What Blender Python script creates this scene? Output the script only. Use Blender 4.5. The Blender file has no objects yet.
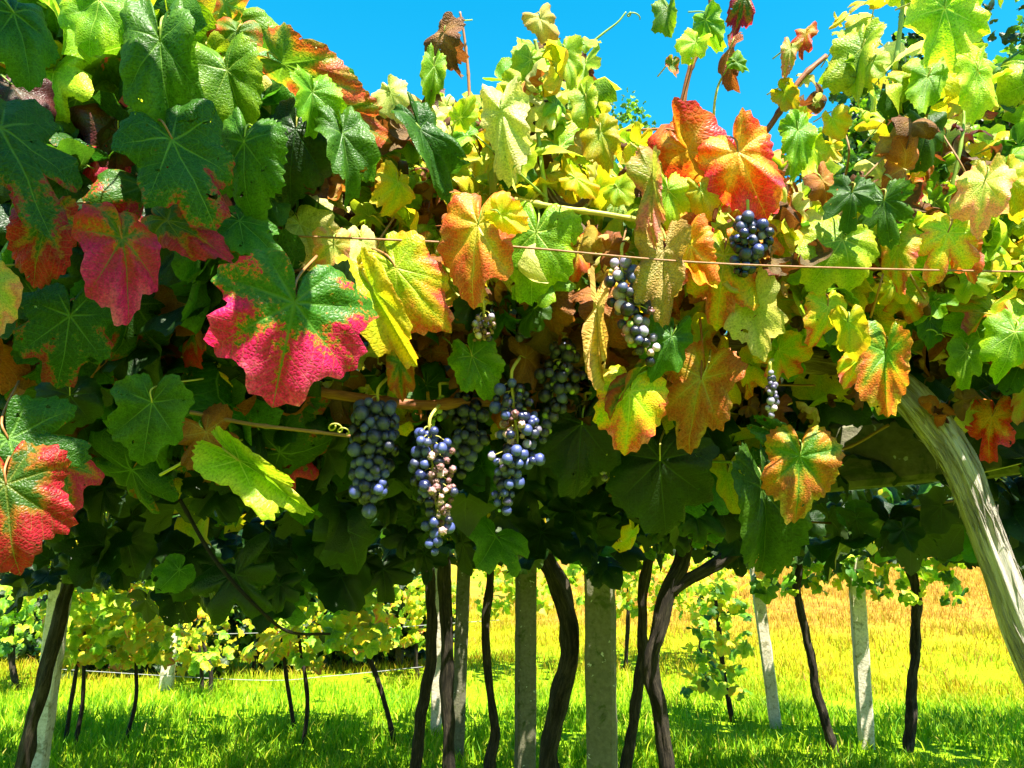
import bpy, math, random
import numpy as np
from mathutils import Vector, Matrix, noise as mnoise

random.seed(7)
rng = np.random.default_rng(7)
C = bpy.context.scene.collection
scene = bpy.context.scene
R = math.radians

# ------------------------------------------------------------------ camera
F, CX, CY = 780.0, 512.0, 384.0
TILT = R(12.7)
EYE = Vector((0, 0, 1.5))
cam_d = bpy.data.cameras.new('camera')
cam = bpy.data.objects.new('camera', cam_d); C.objects.link(cam)
cam_d.sensor_width = 36.0
cam_d.lens = F / 1024 * 36
cam_d.clip_start = 0.02
cam_d.clip_end = 2000
cam.location = EYE
cam.rotation_euler = (R(90) + TILT, 0, 0)
scene.camera = cam
FWD = Vector((0, math.cos(TILT), math.sin(TILT)))
UPV = Vector((0, -math.sin(TILT), math.cos(TILT)))
RGT = Vector((1, 0, 0))

# ------------------------------------------------------------------ light
SUN_EL, SUN_AZ = R(58), R(24)        # azimuth: behind the viewer, swung to the east side
SDIR = Vector((math.sin(SUN_AZ) * math.cos(SUN_EL), -math.cos(SUN_AZ) * math.cos(SUN_EL), math.sin(SUN_EL)))
w = bpy.data.worlds.new('World'); scene.world = w; w.use_nodes = True
nt = w.node_tree; nt.nodes.clear()
sky = nt.nodes.new('ShaderNodeTexSky'); sky.sky_type = 'NISHITA'; sky.sun_disc = False
sky.sun_elevation = SUN_EL
sky.sun_rotation = math.atan2(SDIR.x, SDIR.y)
sky.air_density = 1.0; sky.dust_density = 0.2; sky.ozone_density = 2.0
hs = nt.nodes.new('ShaderNodeHueSaturation'); hs.inputs['Saturation'].default_value = 1.45
hs.inputs['Hue'].default_value = 0.468; hs.inputs['Value'].default_value = 1.0
bg = nt.nodes.new('ShaderNodeBackground'); bg.inputs[1].default_value = 0.07
out = nt.nodes.new('ShaderNodeOutputWorld')
nt.links.new(sky.outputs[0], hs.inputs['Color']); nt.links.new(hs.outputs[0], bg.inputs[0]); nt.links.new(bg.outputs[0], out.inputs[0])
sl = bpy.data.lights.new('sun', 'SUN'); sl.energy = 5.0; sl.angle = R(0.5); sl.color = (1.0, 0.94, 0.80)
so = bpy.data.objects.new('sun', sl); C.objects.link(so)
so.rotation_euler = SDIR.to_track_quat('Z', 'Y').to_euler()
so.location = (0, 0, 10)
vs = scene.view_settings
vs.view_transform = 'Standard'; vs.look = 'None'; vs.exposure = 2.35; vs.gamma = 1.0; vs.use_curve_mapping = False
scene.cycles.max_bounces = 8; scene.cycles.transmission_bounces = 6; scene.cycles.diffuse_bounces = 4
scene.cycles.use_denoising = True

# ------------------------------------------------------------------ helpers
def P(px, py, d):
    """the point that lies d metres in front of the lens, seen at pixel px, py"""
    return EYE + FWD * d + RGT * ((px - CX) / F * d) - UPV * ((py - CY) / F * d)

def to_px(p):
    v = p - EYE; d = v.dot(FWD)
    return CX + v.dot(RGT) / d * F, CY - v.dot(UPV) / d * F, d

def sstep(a, b, x):
    t = min(1, max(0, (x - a) / (b - a))); return t * t * (3 - 2 * t)

def ground_z(x, y):
    z = 0.05 * mnoise.noise(Vector((x * .35, y * .35, 0)))
    rise = max(0, y - 9.5)
    k = 0.045 + 0.085 * sstep(0, 5, x) * sstep(60, 25, y)
    z += k * rise + 0.0016 * max(0, y - 20) ** 1.3
    z += -0.03 * max(0, y - 7) * sstep(-1, -5, x) * sstep(30, 12, y)
    return z

def at_ground(px, py):
    """where the sight line through px, py meets the ground"""
    d = 1.0
    while d < 80:
        p = P(px, py, d)
        if p.z <= ground_z(p.x, p.y): return p, d
        d += 0.02
    return P(px, py, 80), 80

def props(o, label=None, cat=None, group=None, kind=None):
    if label: o['label'] = label
    if cat: o['category'] = cat
    if group: o['group'] = group
    if kind: o['kind'] = kind
    return o

def empty(name, loc=(0, 0, 0)):
    o = bpy.data.objects.new(name, None); o.location = loc; o.empty_display_size = .05
    C.objects.link(o); return o

def link(name, me, mat=None, parent=None, smooth=True, world=None):
    o = bpy.data.objects.new(name, me); C.objects.link(o)
    if mat is not None:
        if not me.materials: me.materials.append(mat)
        elif me.materials[0] != mat:
            o.material_slots[0].link = 'OBJECT'; o.material_slots[0].material = mat
    if parent is not None:
        o.parent = parent
        o.matrix_parent_inverse = Matrix.Translation(parent.location).inverted()
    if world is not None: o.matrix_basis = world
    return o

def mesh(name, v, f, smooth=True):
    me = bpy.data.meshes.new(name)
    me.from_pydata([tuple(p) for p in v], [], f)
    if smooth: me.polygons.foreach_set('use_smooth', [True] * len(me.polygons))
    me.update(); return me

class MB:
    def __init__(s): s.v = []; s.f = []; s.uv = []
    def add(s, v, f, uv=None):
        b = len(s.v); s.v += [tuple(p) for p in v]; s.f += [tuple(i + b for i in q) for q in f]
        s.uv += (uv if uv else [(0, 0, 0)] * len(v))
    def tube(s, pts, rad, n=8, rough=0.0, freq=6.0, seed=0.0, ridges=0.0, cap=True):
        pts = [Vector(p) for p in pts]
        m = len(pts); v = []; uv = []; L = 0
        prev = None
        for i, p in enumerate(pts):
            t = (pts[min(i + 1, m - 1)] - pts[max(i - 1, 0)]).normalized()
            if prev is None:
                a = t.orthogonal().normalized()
            else:
                a = (prev - t * prev.dot(t)).normalized()
            prev = a; b = t.cross(a)
            if i: L += (p - pts[i - 1]).length
            r = rad[i] if hasattr(rad, '__len__') else rad
            for k in range(n):
                an = 2 * math.pi * k / n
                dr = a * math.cos(an) + b * math.sin(an)
                rr = r
                if rough: rr *= 1 + rough * mnoise.noise(Vector((math.cos(an) * 1.5 + seed, math.sin(an) * 1.5, L * freq)))
                if ridges:
                    q = Vector((math.cos(an) * 5 + seed, math.sin(an) * 5, L * freq * .5))
                    rr *= 1 + ridges * (mnoise.noise(q) + .5 * mnoise.noise(Vector((q.x * 2.3, q.y * 2.3, q.z * .8))))
                v.append(p + dr * rr); uv.append((k / n, L, seed))
        f = []
        for i in range(m - 1):
            for k in range(n):
                k2 = (k + 1) % n
                f.append((i * n + k, i * n + k2, (i + 1) * n + k2, (i + 1) * n + k))
        if cap:
            f.append(tuple(range(n - 1, -1, -1))); f.append(tuple((m - 1) * n + k for k in range(n)))
        s.add(v, f, uv)
    def build(s, name, mat, parent=None, smooth=True):
        me = mesh(name, s.v, s.f, smooth)
        a = me.attributes.new('tuv', 'FLOAT_VECTOR', 'POINT')
        a.data.foreach_set('vector', np.array(s.uv, dtype=np.float32).ravel())
        return link(name, me, mat, parent)

def spline(pts, n):
    """Catmull-Rom through pts, n samples a span"""
    pts = [Vector(p) for p in pts]
    q = [pts[0] * 2 - pts[1]] + pts + [pts[-1] * 2 - pts[-2]]
    o = []
    for i in range(1, len(q) - 2):
        for k in range(n):
            t = k / n
            o.append(0.5 * ((2 * q[i]) + (q[i + 1] - q[i - 1]) * t + (2 * q[i - 1] - 5 * q[i] + 4 * q[i + 1] - q[i + 2]) * t * t + (3 * q[i] - q[i - 1] - 3 * q[i + 1] + q[i + 2]) * t ** 3))
    o.append(pts[-1]); return o

def lerp_list(vals, n):
    m = len(vals); return [vals[0] if n == 1 else float(np.interp(i * (m - 1) / (n - 1), range(m), vals)) for i in range(n)]

# ------------------------------------------------------------------ materials
def newmat(name):
    m = bpy.data.materials.new(name); m.use_nodes = True
    t = m.node_tree; t.nodes.clear()
    o = t.nodes.new('ShaderNodeOutputMaterial'); return m, t, o

class NT:
    """small wrapper for writing node maths"""
    def __init__(s, t): s.t = t
    def n(s, kind, **kw):
        x = s.t.nodes.new(kind)
        for k, v in kw.items(): setattr(x, k, v)
        return x
    def put(s, sock, v):
        if hasattr(v, 'is_output'): s.t.links.new(v, sock)
        elif v is not None: sock.default_value = v
    def m(s, op, a, b=None, c=None, clamp=False):
        x = s.n('ShaderNodeMath', operation=op, use_clamp=clamp)
        s.put(x.inputs[0], a)
        if b is not None: s.put(x.inputs[1], b)
        if c is not None: s.put(x.inputs[2], c)
        return x.outputs[0]
    def mr(s, v, a, b, c=0.0, d=1.0):
        x = s.n('ShaderNodeMapRange', interpolation_type='SMOOTHSTEP')
        s.put(x.inputs[0], v); x.inputs[1].default_value = a; x.inputs[2].default_value = b; x.inputs[3].default_value = c; x.inputs[4].default_value = d
        return x.outputs[0]
    def mix(s, f, a, b, mode='MIX'):
        x = s.n('ShaderNodeMix', data_type='RGBA', blend_type=mode)
        s.put(x.inputs[0], f); s.put(x.inputs[6], a if hasattr(a, 'is_output') else (*a, 1)); s.put(x.inputs[7], b if hasattr(b, 'is_output') else (*b, 1))
        return x.outputs[2]
    def noise(s, vec, scale, detail=3, rough=.55, dist=0):
        x = s.n('ShaderNodeTexNoise'); s.put(x.inputs['Vector'], vec)
        x.inputs['Scale'].default_value = scale; x.inputs['Detail'].default_value = detail; x.inputs['Roughness'].default_value = rough; x.inputs['Distortion'].default_value = dist
        return x.outputs[0]
    def attr(s, name):
        x = s.n('ShaderNodeAttribute', attribute_name=name); return x
    def ramp(s, v, stops):
        x = s.n('ShaderNodeValToRGB'); s.put(x.inputs[0], v)
        e = x.color_ramp.elements
        while len(e) < len(stops): e.new(0.5)
        for i, (p, c) in enumerate(stops): e[i].position = p; e[i].color = (*c, 1)
        return x.outputs[0]

LEAF = {}
def leaf_mat(name, stops, vein, a=.6, b=1.6, c=.7, d=.35, spot=.0, spotcol=(.09, .03, .012), transl=.42, rough=.44, veinw=1.0, bump=.3, yk=.0, tboost=(1.5, 1.5, .9), back=.25):
    m, t, o = newmat(name); N = NT(t)
    lv = N.n('ShaderNodeSeparateXYZ'); t.links.new(N.attr('lv').outputs['Vector'], lv.inputs[0])
    lp = N.n('ShaderNodeSeparateXYZ'); t.links.new(N.attr('lp').outputs['Vector'], lp.inputs[0])
    vd, vs_, ef = lv.outputs[0], lv.outputs[1], lv.outputs[2]
    oi = N.n('ShaderNodeObjectInfo')
    rnd = N.m('FRACT', N.m('ADD', oi.outputs['Random'], lp.outputs[2]))
    cv = N.n('ShaderNodeCombineXYZ')
    t.links.new(lp.outputs[0], cv.inputs[0]); t.links.new(lp.outputs[1], cv.inputs[1]); t.links.new(N.m('MULTIPLY', rnd, 23.0), cv.inputs[2])
    vec = cv.outputs[0]
    n1 = N.noise(vec, 2.6, 5, .65, .5); n2 = N.noise(vec, 22, 4, .7, .3); n3 = N.noise(vec, 7, 2, .5)
    k = N.m('ADD', N.m('MULTIPLY', ef, a), N.m('MULTIPLY', vd, b))
    k = N.m('ADD', k, N.m('MULTIPLY', lp.outputs[1], yk))
    k = N.m('ADD', k, N.m('MULTIPLY', N.m('SUBTRACT', n1, .5), c))
    k = N.m('ADD', k, N.m('MULTIPLY', N.m('SUBTRACT', n2, .5), d))
    k = N.m('ADD', k, N.m('MULTIPLY', N.m('SUBTRACT', rnd, .5), .18))
    col = N.ramp(k, stops)
    # speckle of the lamina
    n4 = N.noise(vec, 46, 2, .6)
    col = N.mix(1.0, col, N.ramp(N.m('ADD', N.m('MULTIPLY', n4, .6), N.m('MULTIPLY', n2, .4)), [(.33, (.52, .55, .5)), (.5, (1, 1, 1)), (.68, (1.35, 1.32, 1.2))]), 'MULTIPLY')
    # veins: main, side and fine
    wmain = N.m('MULTIPLY', N.m('SUBTRACT', 1.15, ef), .016 * veinw)
    main = N.m('SUBTRACT', 1.0, N.m('DIVIDE', vd, wmain, clamp=True), clamp=True)
    sv = N.m('ADD', N.m('SUBTRACT', vs_, N.m('MULTIPLY', vd, .85)), N.m('MULTIPLY', n3, .03))
    fr = N.m('ABSOLUTE', N.m('SUBTRACT', N.m('FRACT', N.m('MULTIPLY', sv, 7.5)), .5))
    side = N.mr(fr, .0, .055, 1, 0)
    vor = N.n('ShaderNodeTexVoronoi', feature='DISTANCE_TO_EDGE'); t.links.new(vec, vor.inputs['Vector']); vor.inputs['Scale'].default_value = 26
    fine = N.mr(vor.outputs['Distance'], 0, .12, 1, 0)
    vm = N.m('MAXIMUM', N.m('MULTIPLY', N.m('POWER', main, .5), .9), N.m('MAXIMUM', N.m('MULTIPLY', side, .38), N.m('MULTIPLY', fine, .12)))
    col = N.mix(vm, col, vein)
    if spot > 0:
        sp = N.mr(N.noise(vec, 13, 5, .75, .8), .78 - spot * .35, .84 - spot * .35)
        col = N.mix(N.m('MULTIPLY', sp, .85), col, spotcol)
    h = N.n('ShaderNodeHueSaturation'); t.links.new(col, h.inputs['Color'])
    t.links.new(N.m('ADD', .485, N.m('MULTIPLY', rnd, .03)), h.inputs['Hue'])
    t.links.new(N.m('ADD', .66, N.m('MULTIPLY', N.m('FRACT', N.m('MULTIPLY', rnd, 7.31)), .62)), h.inputs['Value'])
    col = h.outputs[0]
    geo = N.n('ShaderNodeNewGeometry')
    under = N.mix(.55, col, (.16, .2, .09))
    colf = N.mix(N.m('MULTIPLY', geo.outputs['Backfacing'], back * 1.6), col, under)
    # height: blistered lamina between sunken veins
    hgt = N.m('ADD', N.m('MULTIPLY', main, -1.2), N.m('MULTIPLY', side, -.7))
    hgt = N.m('ADD', hgt, N.m('MULTIPLY', N.mr(vor.outputs['Distance'], 0, .3), .75))
    hgt = N.m('ADD', hgt, N.m('MULTIPLY', n4, .35))
    bp = N.n('ShaderNodeBump'); bp.inputs['Strength'].default_value = bump; bp.inputs['Distance'].default_value = .0022
    t.links.new(hgt, bp.inputs['Height'])
    pb = N.n('ShaderNodeBsdfPrincipled')
    t.links.new(colf, pb.inputs['Base Color']); pb.inputs['Roughness'].default_value = rough
    pb.inputs['Specular IOR Level'].default_value = .3
    t.links.new(bp.outputs[0], pb.inputs['Normal'])
    tr = N.n('ShaderNodeBsdfTranslucent')
    t.links.new(N.mix(1.0, col, tboost, 'MULTIPLY'), tr.inputs[0]); t.links.new(bp.outputs[0], tr.inputs['Normal'])
    mx = N.n('ShaderNodeMixShader'); mx.inputs[0].default_value = transl
    t.links.new(pb.outputs[0], mx.inputs[1]); t.links.new(tr.outputs[0], mx.inputs[2])
    # insect holes and torn spots
    hol = N.m('ADD', N.noise(vec, 6.5, 3, .6, .5), N.m('MULTIPLY', ef, .05))
    hol = N.m('GREATER_THAN', hol, .745 - .035 * min(1, spot * 4))
    tp = N.n('ShaderNodeBsdfTransparent'); m2 = N.n('ShaderNodeMixShader')
    t.links.new(hol, m2.inputs[0]); t.links.new(mx.outputs[0], m2.inputs[1]); t.links.new(tp.outputs[0], m2.inputs[2]); t.links.new(m2.outputs[0], o.inputs[0])
    LEAF[name] = m
    return m

G1, G2, G3 = (.020, .078, .005), (.034, .112, .006), (.06, .15, .008)
LIME1, LIME2, LIME3 = (.13, .29, .005), (.28, .43, .008), (.50, .52, .03)
YEL, ORG, REDC, CRIM, PINK, MAR = (.58, .42, .012), (.56, .17, .015), (.48, .035, .015), (.40, .008, .03), (.68, .10, .16), (.07, .010, .012)
BRN = (.15, .055, .016)
leaf_mat('green_leaf', [(.2, G1), (.55, G2), (.95, G3)], (.10, .22, .03), spot=.28, c=1.0, d=.6)
leaf_mat('shade_leaf', [(.2, (.004, .016, .002)), (.6, (.006, .025, .002)), (1, (.014, .042, .003))], (.022, .06, .006), spot=.2, transl=.22)  # green leaf darkened in its colour to deepen the shade under the roof
leaf_mat('fresh_leaf', [(.2, (.07, .20, .006)), (.6, LIME1), (1, LIME2)], (.30, .44, .06), spot=.05)
leaf_mat('lime_leaf', [(.15, LIME1), (.5, LIME2), (.95, LIME3)], (.46, .54, .08), spot=.08, spotcol=(.25, .10, .02))
leaf_mat('yellow_leaf', [(.12, LIME2), (.4, (.48, .45, .012)), (.75, YEL), (1, (.6, .28, .02))], (.40, .48, .05), spot=.16, spotcol=(.3, .08, .02))
leaf_mat('pale_leaf', [(.15, (.38, .46, .08)), (.5, (.58, .58, .17)), (1, (.66, .52, .24))], (.5, .58, .16), spot=.08, spotcol=(.35, .12, .05))
leaf_mat('crimson_leaf', [(.16, (.03, .115, .006)), (.26, (.09, .13, .01)), (.31, (.46, .11, .015)), (.36, (.38, .004, .05)), (.62, (.56, .008, .12)), (.85, (.66, .06, .18)), (1, (.74, .24, .30))], (.08, .18, .02), a=.22, b=1.3, c=1.0, d=.85, yk=.36, veinw=1.2, bump=.26, tboost=(1.5, .9, 1.3))
leaf_mat('pink_red_leaf', [(.0, (.06, .13, .008)), (.08, (.4, .14, .012)), (.16, (.48, .04, .02)), (.38, (.46, .005, .06)), (.62, (.60, .012, .13)), (1, (.72, .12, .22))], (.14, .18, .02), a=.22, b=1.2, c=.7, d=.5, yk=.42, veinw=1.2, bump=.26, tboost=(1.5, .9, 1.3))
leaf_mat('deep_red_leaf', [(.24, (.04, .09, .01)), (.36, (.3, .09, .012)), (.46, (.26, .005, .022)), (.8, (.38, .008, .05)), (1, (.2, .01, .02))], (.16, .18, .03), a=.35, b=1.4, c=.8, d=.5, yk=.25, veinw=1.1, bump=.34)
leaf_mat('green_red_leaf', [(.52, G1), (.64, G2), (.72, (.20, .09, .01)), (.82, (.34, .010, .03)), (1, (.22, .01, .03))], (.12, .24, .04), a=.30, b=1.2, c=1.5, d=.9, yk=.30, veinw=1.1, spot=.3, bump=.4)
leaf_mat('red_leaf', [(.14, (.62, .34, .03)), (.34, (.62, .12, .012)), (.55, (.55, .025, .015)), (.85, (.6, .03, .09)), (1, (.62, .2, .06))], (.6, .4, .06), a=.35, c=1.1, d=.5, yk=.2)
leaf_mat('orange_leaf', [(.1, (.55, .45, .03)), (.3, (.62, .26, .025)), (.55, (.55, .10, .02)), (.8, (.5, .14, .05)), (1, (.55, .34, .05))], (.62, .50, .08), a=.4, c=1.0, d=.5, yk=.1, veinw=1.1)
leaf_mat('orange_green_leaf', [(.22, (.10, .21, .012)), (.38, (.34, .28, .02)), (.52, (.55, .16, .02)), (.75, (.42, .07, .025)), (1, (.5, .3, .05))], (.13, .27, .03), a=.35, b=1.9, c=.9, d=.5, yk=.2, veinw=1.5)
leaf_mat('yellow_red_leaf', [(.2, LIME2), (.42, (.56, .44, .012)), (.62, (.62, .3, .02)), (.78, (.58, .08, .04)), (1, (.64, .2, .17))], (.5, .54, .06), a=.35, c=1.1, d=.5, yk=.2)
leaf_mat('brown_leaf', [(.15, (.26, .12, .03)), (.5, BRN), (1, (.10, .03, .012))], (.3, .17, .06), transl=.3, rough=.6, c=.9, bump=.6, tboost=(1.6, 1.1, .7))
leaf_mat('rust_leaf', [(.15, (.42, .18, .03)), (.5, (.36, .10, .018)), (1, (.2, .05, .016))], (.5, .28, .07), transl=.4, rough=.55, c=.9, bump=.5)
leaf_mat('straw_leaf', [(.15, (.62, .5, .17)), (.5, (.6, .40, .10)), (1, (.4, .19, .05))], (.55, .42, .14), transl=.35, rough=.6, c=.9, bump=.5)
leaf_mat('maroon_leaf', [(.2, (.04, .04, .012)), (.5, MAR), (1, (.04, .008, .01))], (.10, .03, .02), c=.7, transl=.25)
leaf_mat('pink_leaf', [(.15, (.3, .36, .05)), (.4, (.6, .4, .09)), (.6, (.62, .2, .14)), (1, (.66, .36, .24))], (.5, .4, .12), a=.35, c=1.1, d=.5, yk=.2)

def simple(name, col, rough=.6, var=.3, scale=20, bump=.2, transl=0, spec=.3):
    m, t, o = newmat(name); N = NT(t)
    tc = N.n('ShaderNodeTexCoord')
    n1 = N.noise(tc.outputs['Object'], scale, 4, .6)
    c = N.mix(n1, tuple(x * (1 - var) for x in col), tuple(min(1, x * (1 + var)) for x in col))
    pb = N.n('ShaderNodeBsdfPrincipled'); t.links.new(c, pb.inputs['Base Color']); pb.inputs['Roughness'].default_value = rough
    pb.inputs['Specular IOR Level'].default_value = spec
    if bump:
        b = N.n('ShaderNodeBump'); b.inputs['Strength'].default_value = bump; b.inputs['Distance'].default_value = .01
        t.links.new(n1, b.inputs['Height']); t.links.new(b.outputs[0], pb.inputs['Normal'])
    if transl:
        tr = N.n('ShaderNodeBsdfTranslucent'); t.links.new(N.mix(1, c, (1.4, 1.4, .8), 'MULTIPLY'), tr.inputs[0])
        mx = N.n('ShaderNodeMixShader'); mx.inputs[0].default_value = transl
        t.links.new(pb.outputs[0], mx.inputs[1]); t.links.new(tr.outputs[0], mx.inputs[2]); t.links.new(mx.outputs[0], o.inputs[0])
    else: t.links.new(pb.outputs[0], o.inputs[0])
    return m

def bark_mat(name, c0, c1, c2, au=14, al=9, bump=.8, dist=.012, rough=.85):
    """fibrous bark: noise drawn out along the stem (tuv = turn, metres along, seed)"""
    m, t, o = newmat(name); N = NT(t)
    sp = N.n('ShaderNodeSeparateXYZ'); t.links.new(N.attr('tuv').outputs['Vector'], sp.inputs[0])
    an = N.m('MULTIPLY', sp.outputs[0], 2 * math.pi)
    cv = N.n('ShaderNodeCombineXYZ')
    t.links.new(N.m('MULTIPLY', N.m('COSINE', an), au / 6.28), cv.inputs[0]); t.links.new(N.m('MULTIPLY', N.m('SINE', an), au / 6.28), cv.inputs[1])
    t.links.new(N.m('ADD', N.m('MULTIPLY', sp.outputs[1], al), N.m('MULTIPLY', sp.outputs[2], 13.7)), cv.inputs[2])
    n1 = N.noise(cv.outputs[0], 1.6, 5, .7, .4); n2 = N.noise(cv.outputs[0], 6, 4, .7)
    tc = N.n('ShaderNodeTexCoord'); n3 = N.noise(tc.outputs['Object'], 7, 3, .6)
    k = N.m('ADD', N.m('MULTIPLY', n1, .7), N.m('ADD', N.m('MULTIPLY', n2, .35), N.m('MULTIPLY', N.m('SUBTRACT', n3, .5), .3)))
    col = N.ramp(k, [(.36, c0), (.5, c1), (.66, c2)])
    pb = N.n('ShaderNodeBsdfPrincipled'); t.links.new(col, pb.inputs['Base Color']); pb.inputs['Roughness'].default_value = rough; pb.inputs['Specular IOR Level'].default_value = .2
    b = N.n('ShaderNodeBump'); b.inputs['Strength'].default_value = bump; b.inputs['Distance'].default_value = dist
    t.links.new(k, b.inputs['Height']); t.links.new(b.outputs[0], pb.inputs['Normal'])
    t.links.new(pb.outputs[0], o.inputs[0]); return m

M_bark = bark_mat('dark_vine_bark', (.005, .004, .003), (.015, .011, .008), (.055, .042, .028))
M_pale_bark = bark_mat('pale_shredded_bark', (.05, .038, .03), (.56, .49, .41), (.80, .74, .67), au=60, al=6, bump=1.0, dist=.012)
M_old_wood = bark_mat('weathered_vine_wood', (.03, .018, .010), (.11, .07, .04), (.34, .25, .15), au=18, al=7)
M_cane = bark_mat('reddish_cane', (.09, .028, .012), (.19, .065, .025), (.30, .13, .05), au=10, al=12, bump=.35, dist=.003, rough=.5)
M_twig = bark_mat('brown_cane', (.10, .045, .02), (.22, .11, .045), (.34, .2, .09), au=10, al=12, bump=.35, dist=.003, rough=.55)
M_green_stem = simple('green_shoot', (.24, .34, .06), .45, .3, 30, .1, .15)
M_red_stem = simple('reddish_leaf_stalk', (.30, .13, .05), .45, .4, 30, .1)
M_yel_stem = simple('yellow_leaf_stalk', (.42, .38, .08), .45, .3, 30, .1, .1)
M_wire = simple('rusty_wire', (.24, .11, .05), .6, .45, 60, .3)
M_grey_wire = simple('grey_wire', (.25, .25, .24), .5, .2, 40, 0)

def concrete_mat(name, c0, c1, moss):
    m, t, o = newmat(name); N = NT(t)
    tc = N.n('ShaderNodeTexCoord'); v = tc.outputs['Object']
    n1 = N.noise(v, 5, 5, .65); n2 = N.noise(v, 60, 3, .6); n3 = N.noise(v, 16, 5, .7, .5)
    col = N.mix(n1, c0, c1)
    col = N.mix(N.mr(n3, .52, .66), col, moss)
    col = N.mix(N.mr(N.noise(v, 28, 3, .6), .66, .70), col, (.38, .38, .32))
    col = N.mix(1.0, col, N.ramp(n2, [(.3, (.75, .75, .75)), (.7, (1.15, 1.15, 1.15))]), 'MULTIPLY')
    pb = N.n('ShaderNodeBsdfPrincipled'); t.links.new(col, pb.inputs['Base Color']); pb.inputs['Roughness'].default_value = .9; pb.inputs['Specular IOR Level'].default_value = .2
    b = N.n('ShaderNodeBump'); b.inputs['Strength'].default_value = .6; b.inputs['Distance'].default_value = .006
    t.links.new(N.m('ADD', n2, n3), b.inputs['Height']); t.links.new(b.outputs[0], pb.inputs['Normal'])
    t.links.new(pb.outputs[0], o.inputs[0]); return m
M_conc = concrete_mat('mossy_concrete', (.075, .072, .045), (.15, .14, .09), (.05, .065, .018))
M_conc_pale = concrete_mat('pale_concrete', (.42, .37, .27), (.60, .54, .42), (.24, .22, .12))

def grape_mat(name, dark, bloom, amt, rough=.30, skin=.0):
    m, t, o = newmat(name); N = NT(t)
    tc = N.n('ShaderNodeTexCoord'); oi = N.n('ShaderNodeObjectInfo')
    va = N.n('ShaderNodeVectorMath', operation='ADD'); t.links.new(tc.outputs['Object'], va.inputs[0])
    cv = N.n('ShaderNodeCombineXYZ'); t.links.new(N.m('MULTIPLY', oi.outputs['Random'], 9.0), cv.inputs[0]); t.links.new(cv.outputs[0], va.inputs[1])
    n1 = N.noise(va.outputs[0], 90, 3, .6, .4); n2 = N.noise(va.outputs[0], 420, 3, .6)
    k = N.m('ADD', n1, N.m('MULTIPLY', N.m('SUBTRACT', n2, .5), .35))
    k = N.m('ADD', k, N.m('MULTIPLY', N.m('SUBTRACT', oi.outputs['Random'], .5), .35))
    col = N.mix(N.mr(k, .62 - amt * .5, .85 - amt * .4), dark, bloom)
    pb = N.n('ShaderNodeBsdfPrincipled'); t.links.new(col, pb.inputs['Base Color'])
    t.links.new(N.mr(k, .3, .7, rough * .7, rough * 1.5), pb.inputs['Roughness']); pb.inputs['Specular IOR Level'].default_value = .55
    b = N.n('ShaderNodeBump'); b.inputs['Strength'].default_value = .25; b.inputs['Distance'].default_value = .0008
    t.links.new(n2, b.inputs['Height']); t.links.new(b.outputs[0], pb.inputs['Normal'])
    t.links.new(pb.outputs[0], o.inputs[0]); return m
GR = {
    'blue': grape_mat('blue_grape_skin', (.004, .005, .028), (.050, .068, .24), .62),
    'black': grape_mat('black_grape_skin', (.004, .004, .012), (.05, .06, .15), .35, .28),
    'frost': grape_mat('frosted_grape_skin', (.016, .013, .05), (.30, .26, .40), .45, .34),
    'mauve': grape_mat('mauve_grape_skin', (.12, .03, .06), (.52, .40, .46), .6, .45),
    'raisin': grape_mat('shrivelled_grape_skin', (.12, .04, .045), (.50, .32, .30), .5, .6),
    'unripe': grape_mat('green_grape_skin', (.16, .25, .03), (.35, .42, .12), .4, .4),
}

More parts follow.
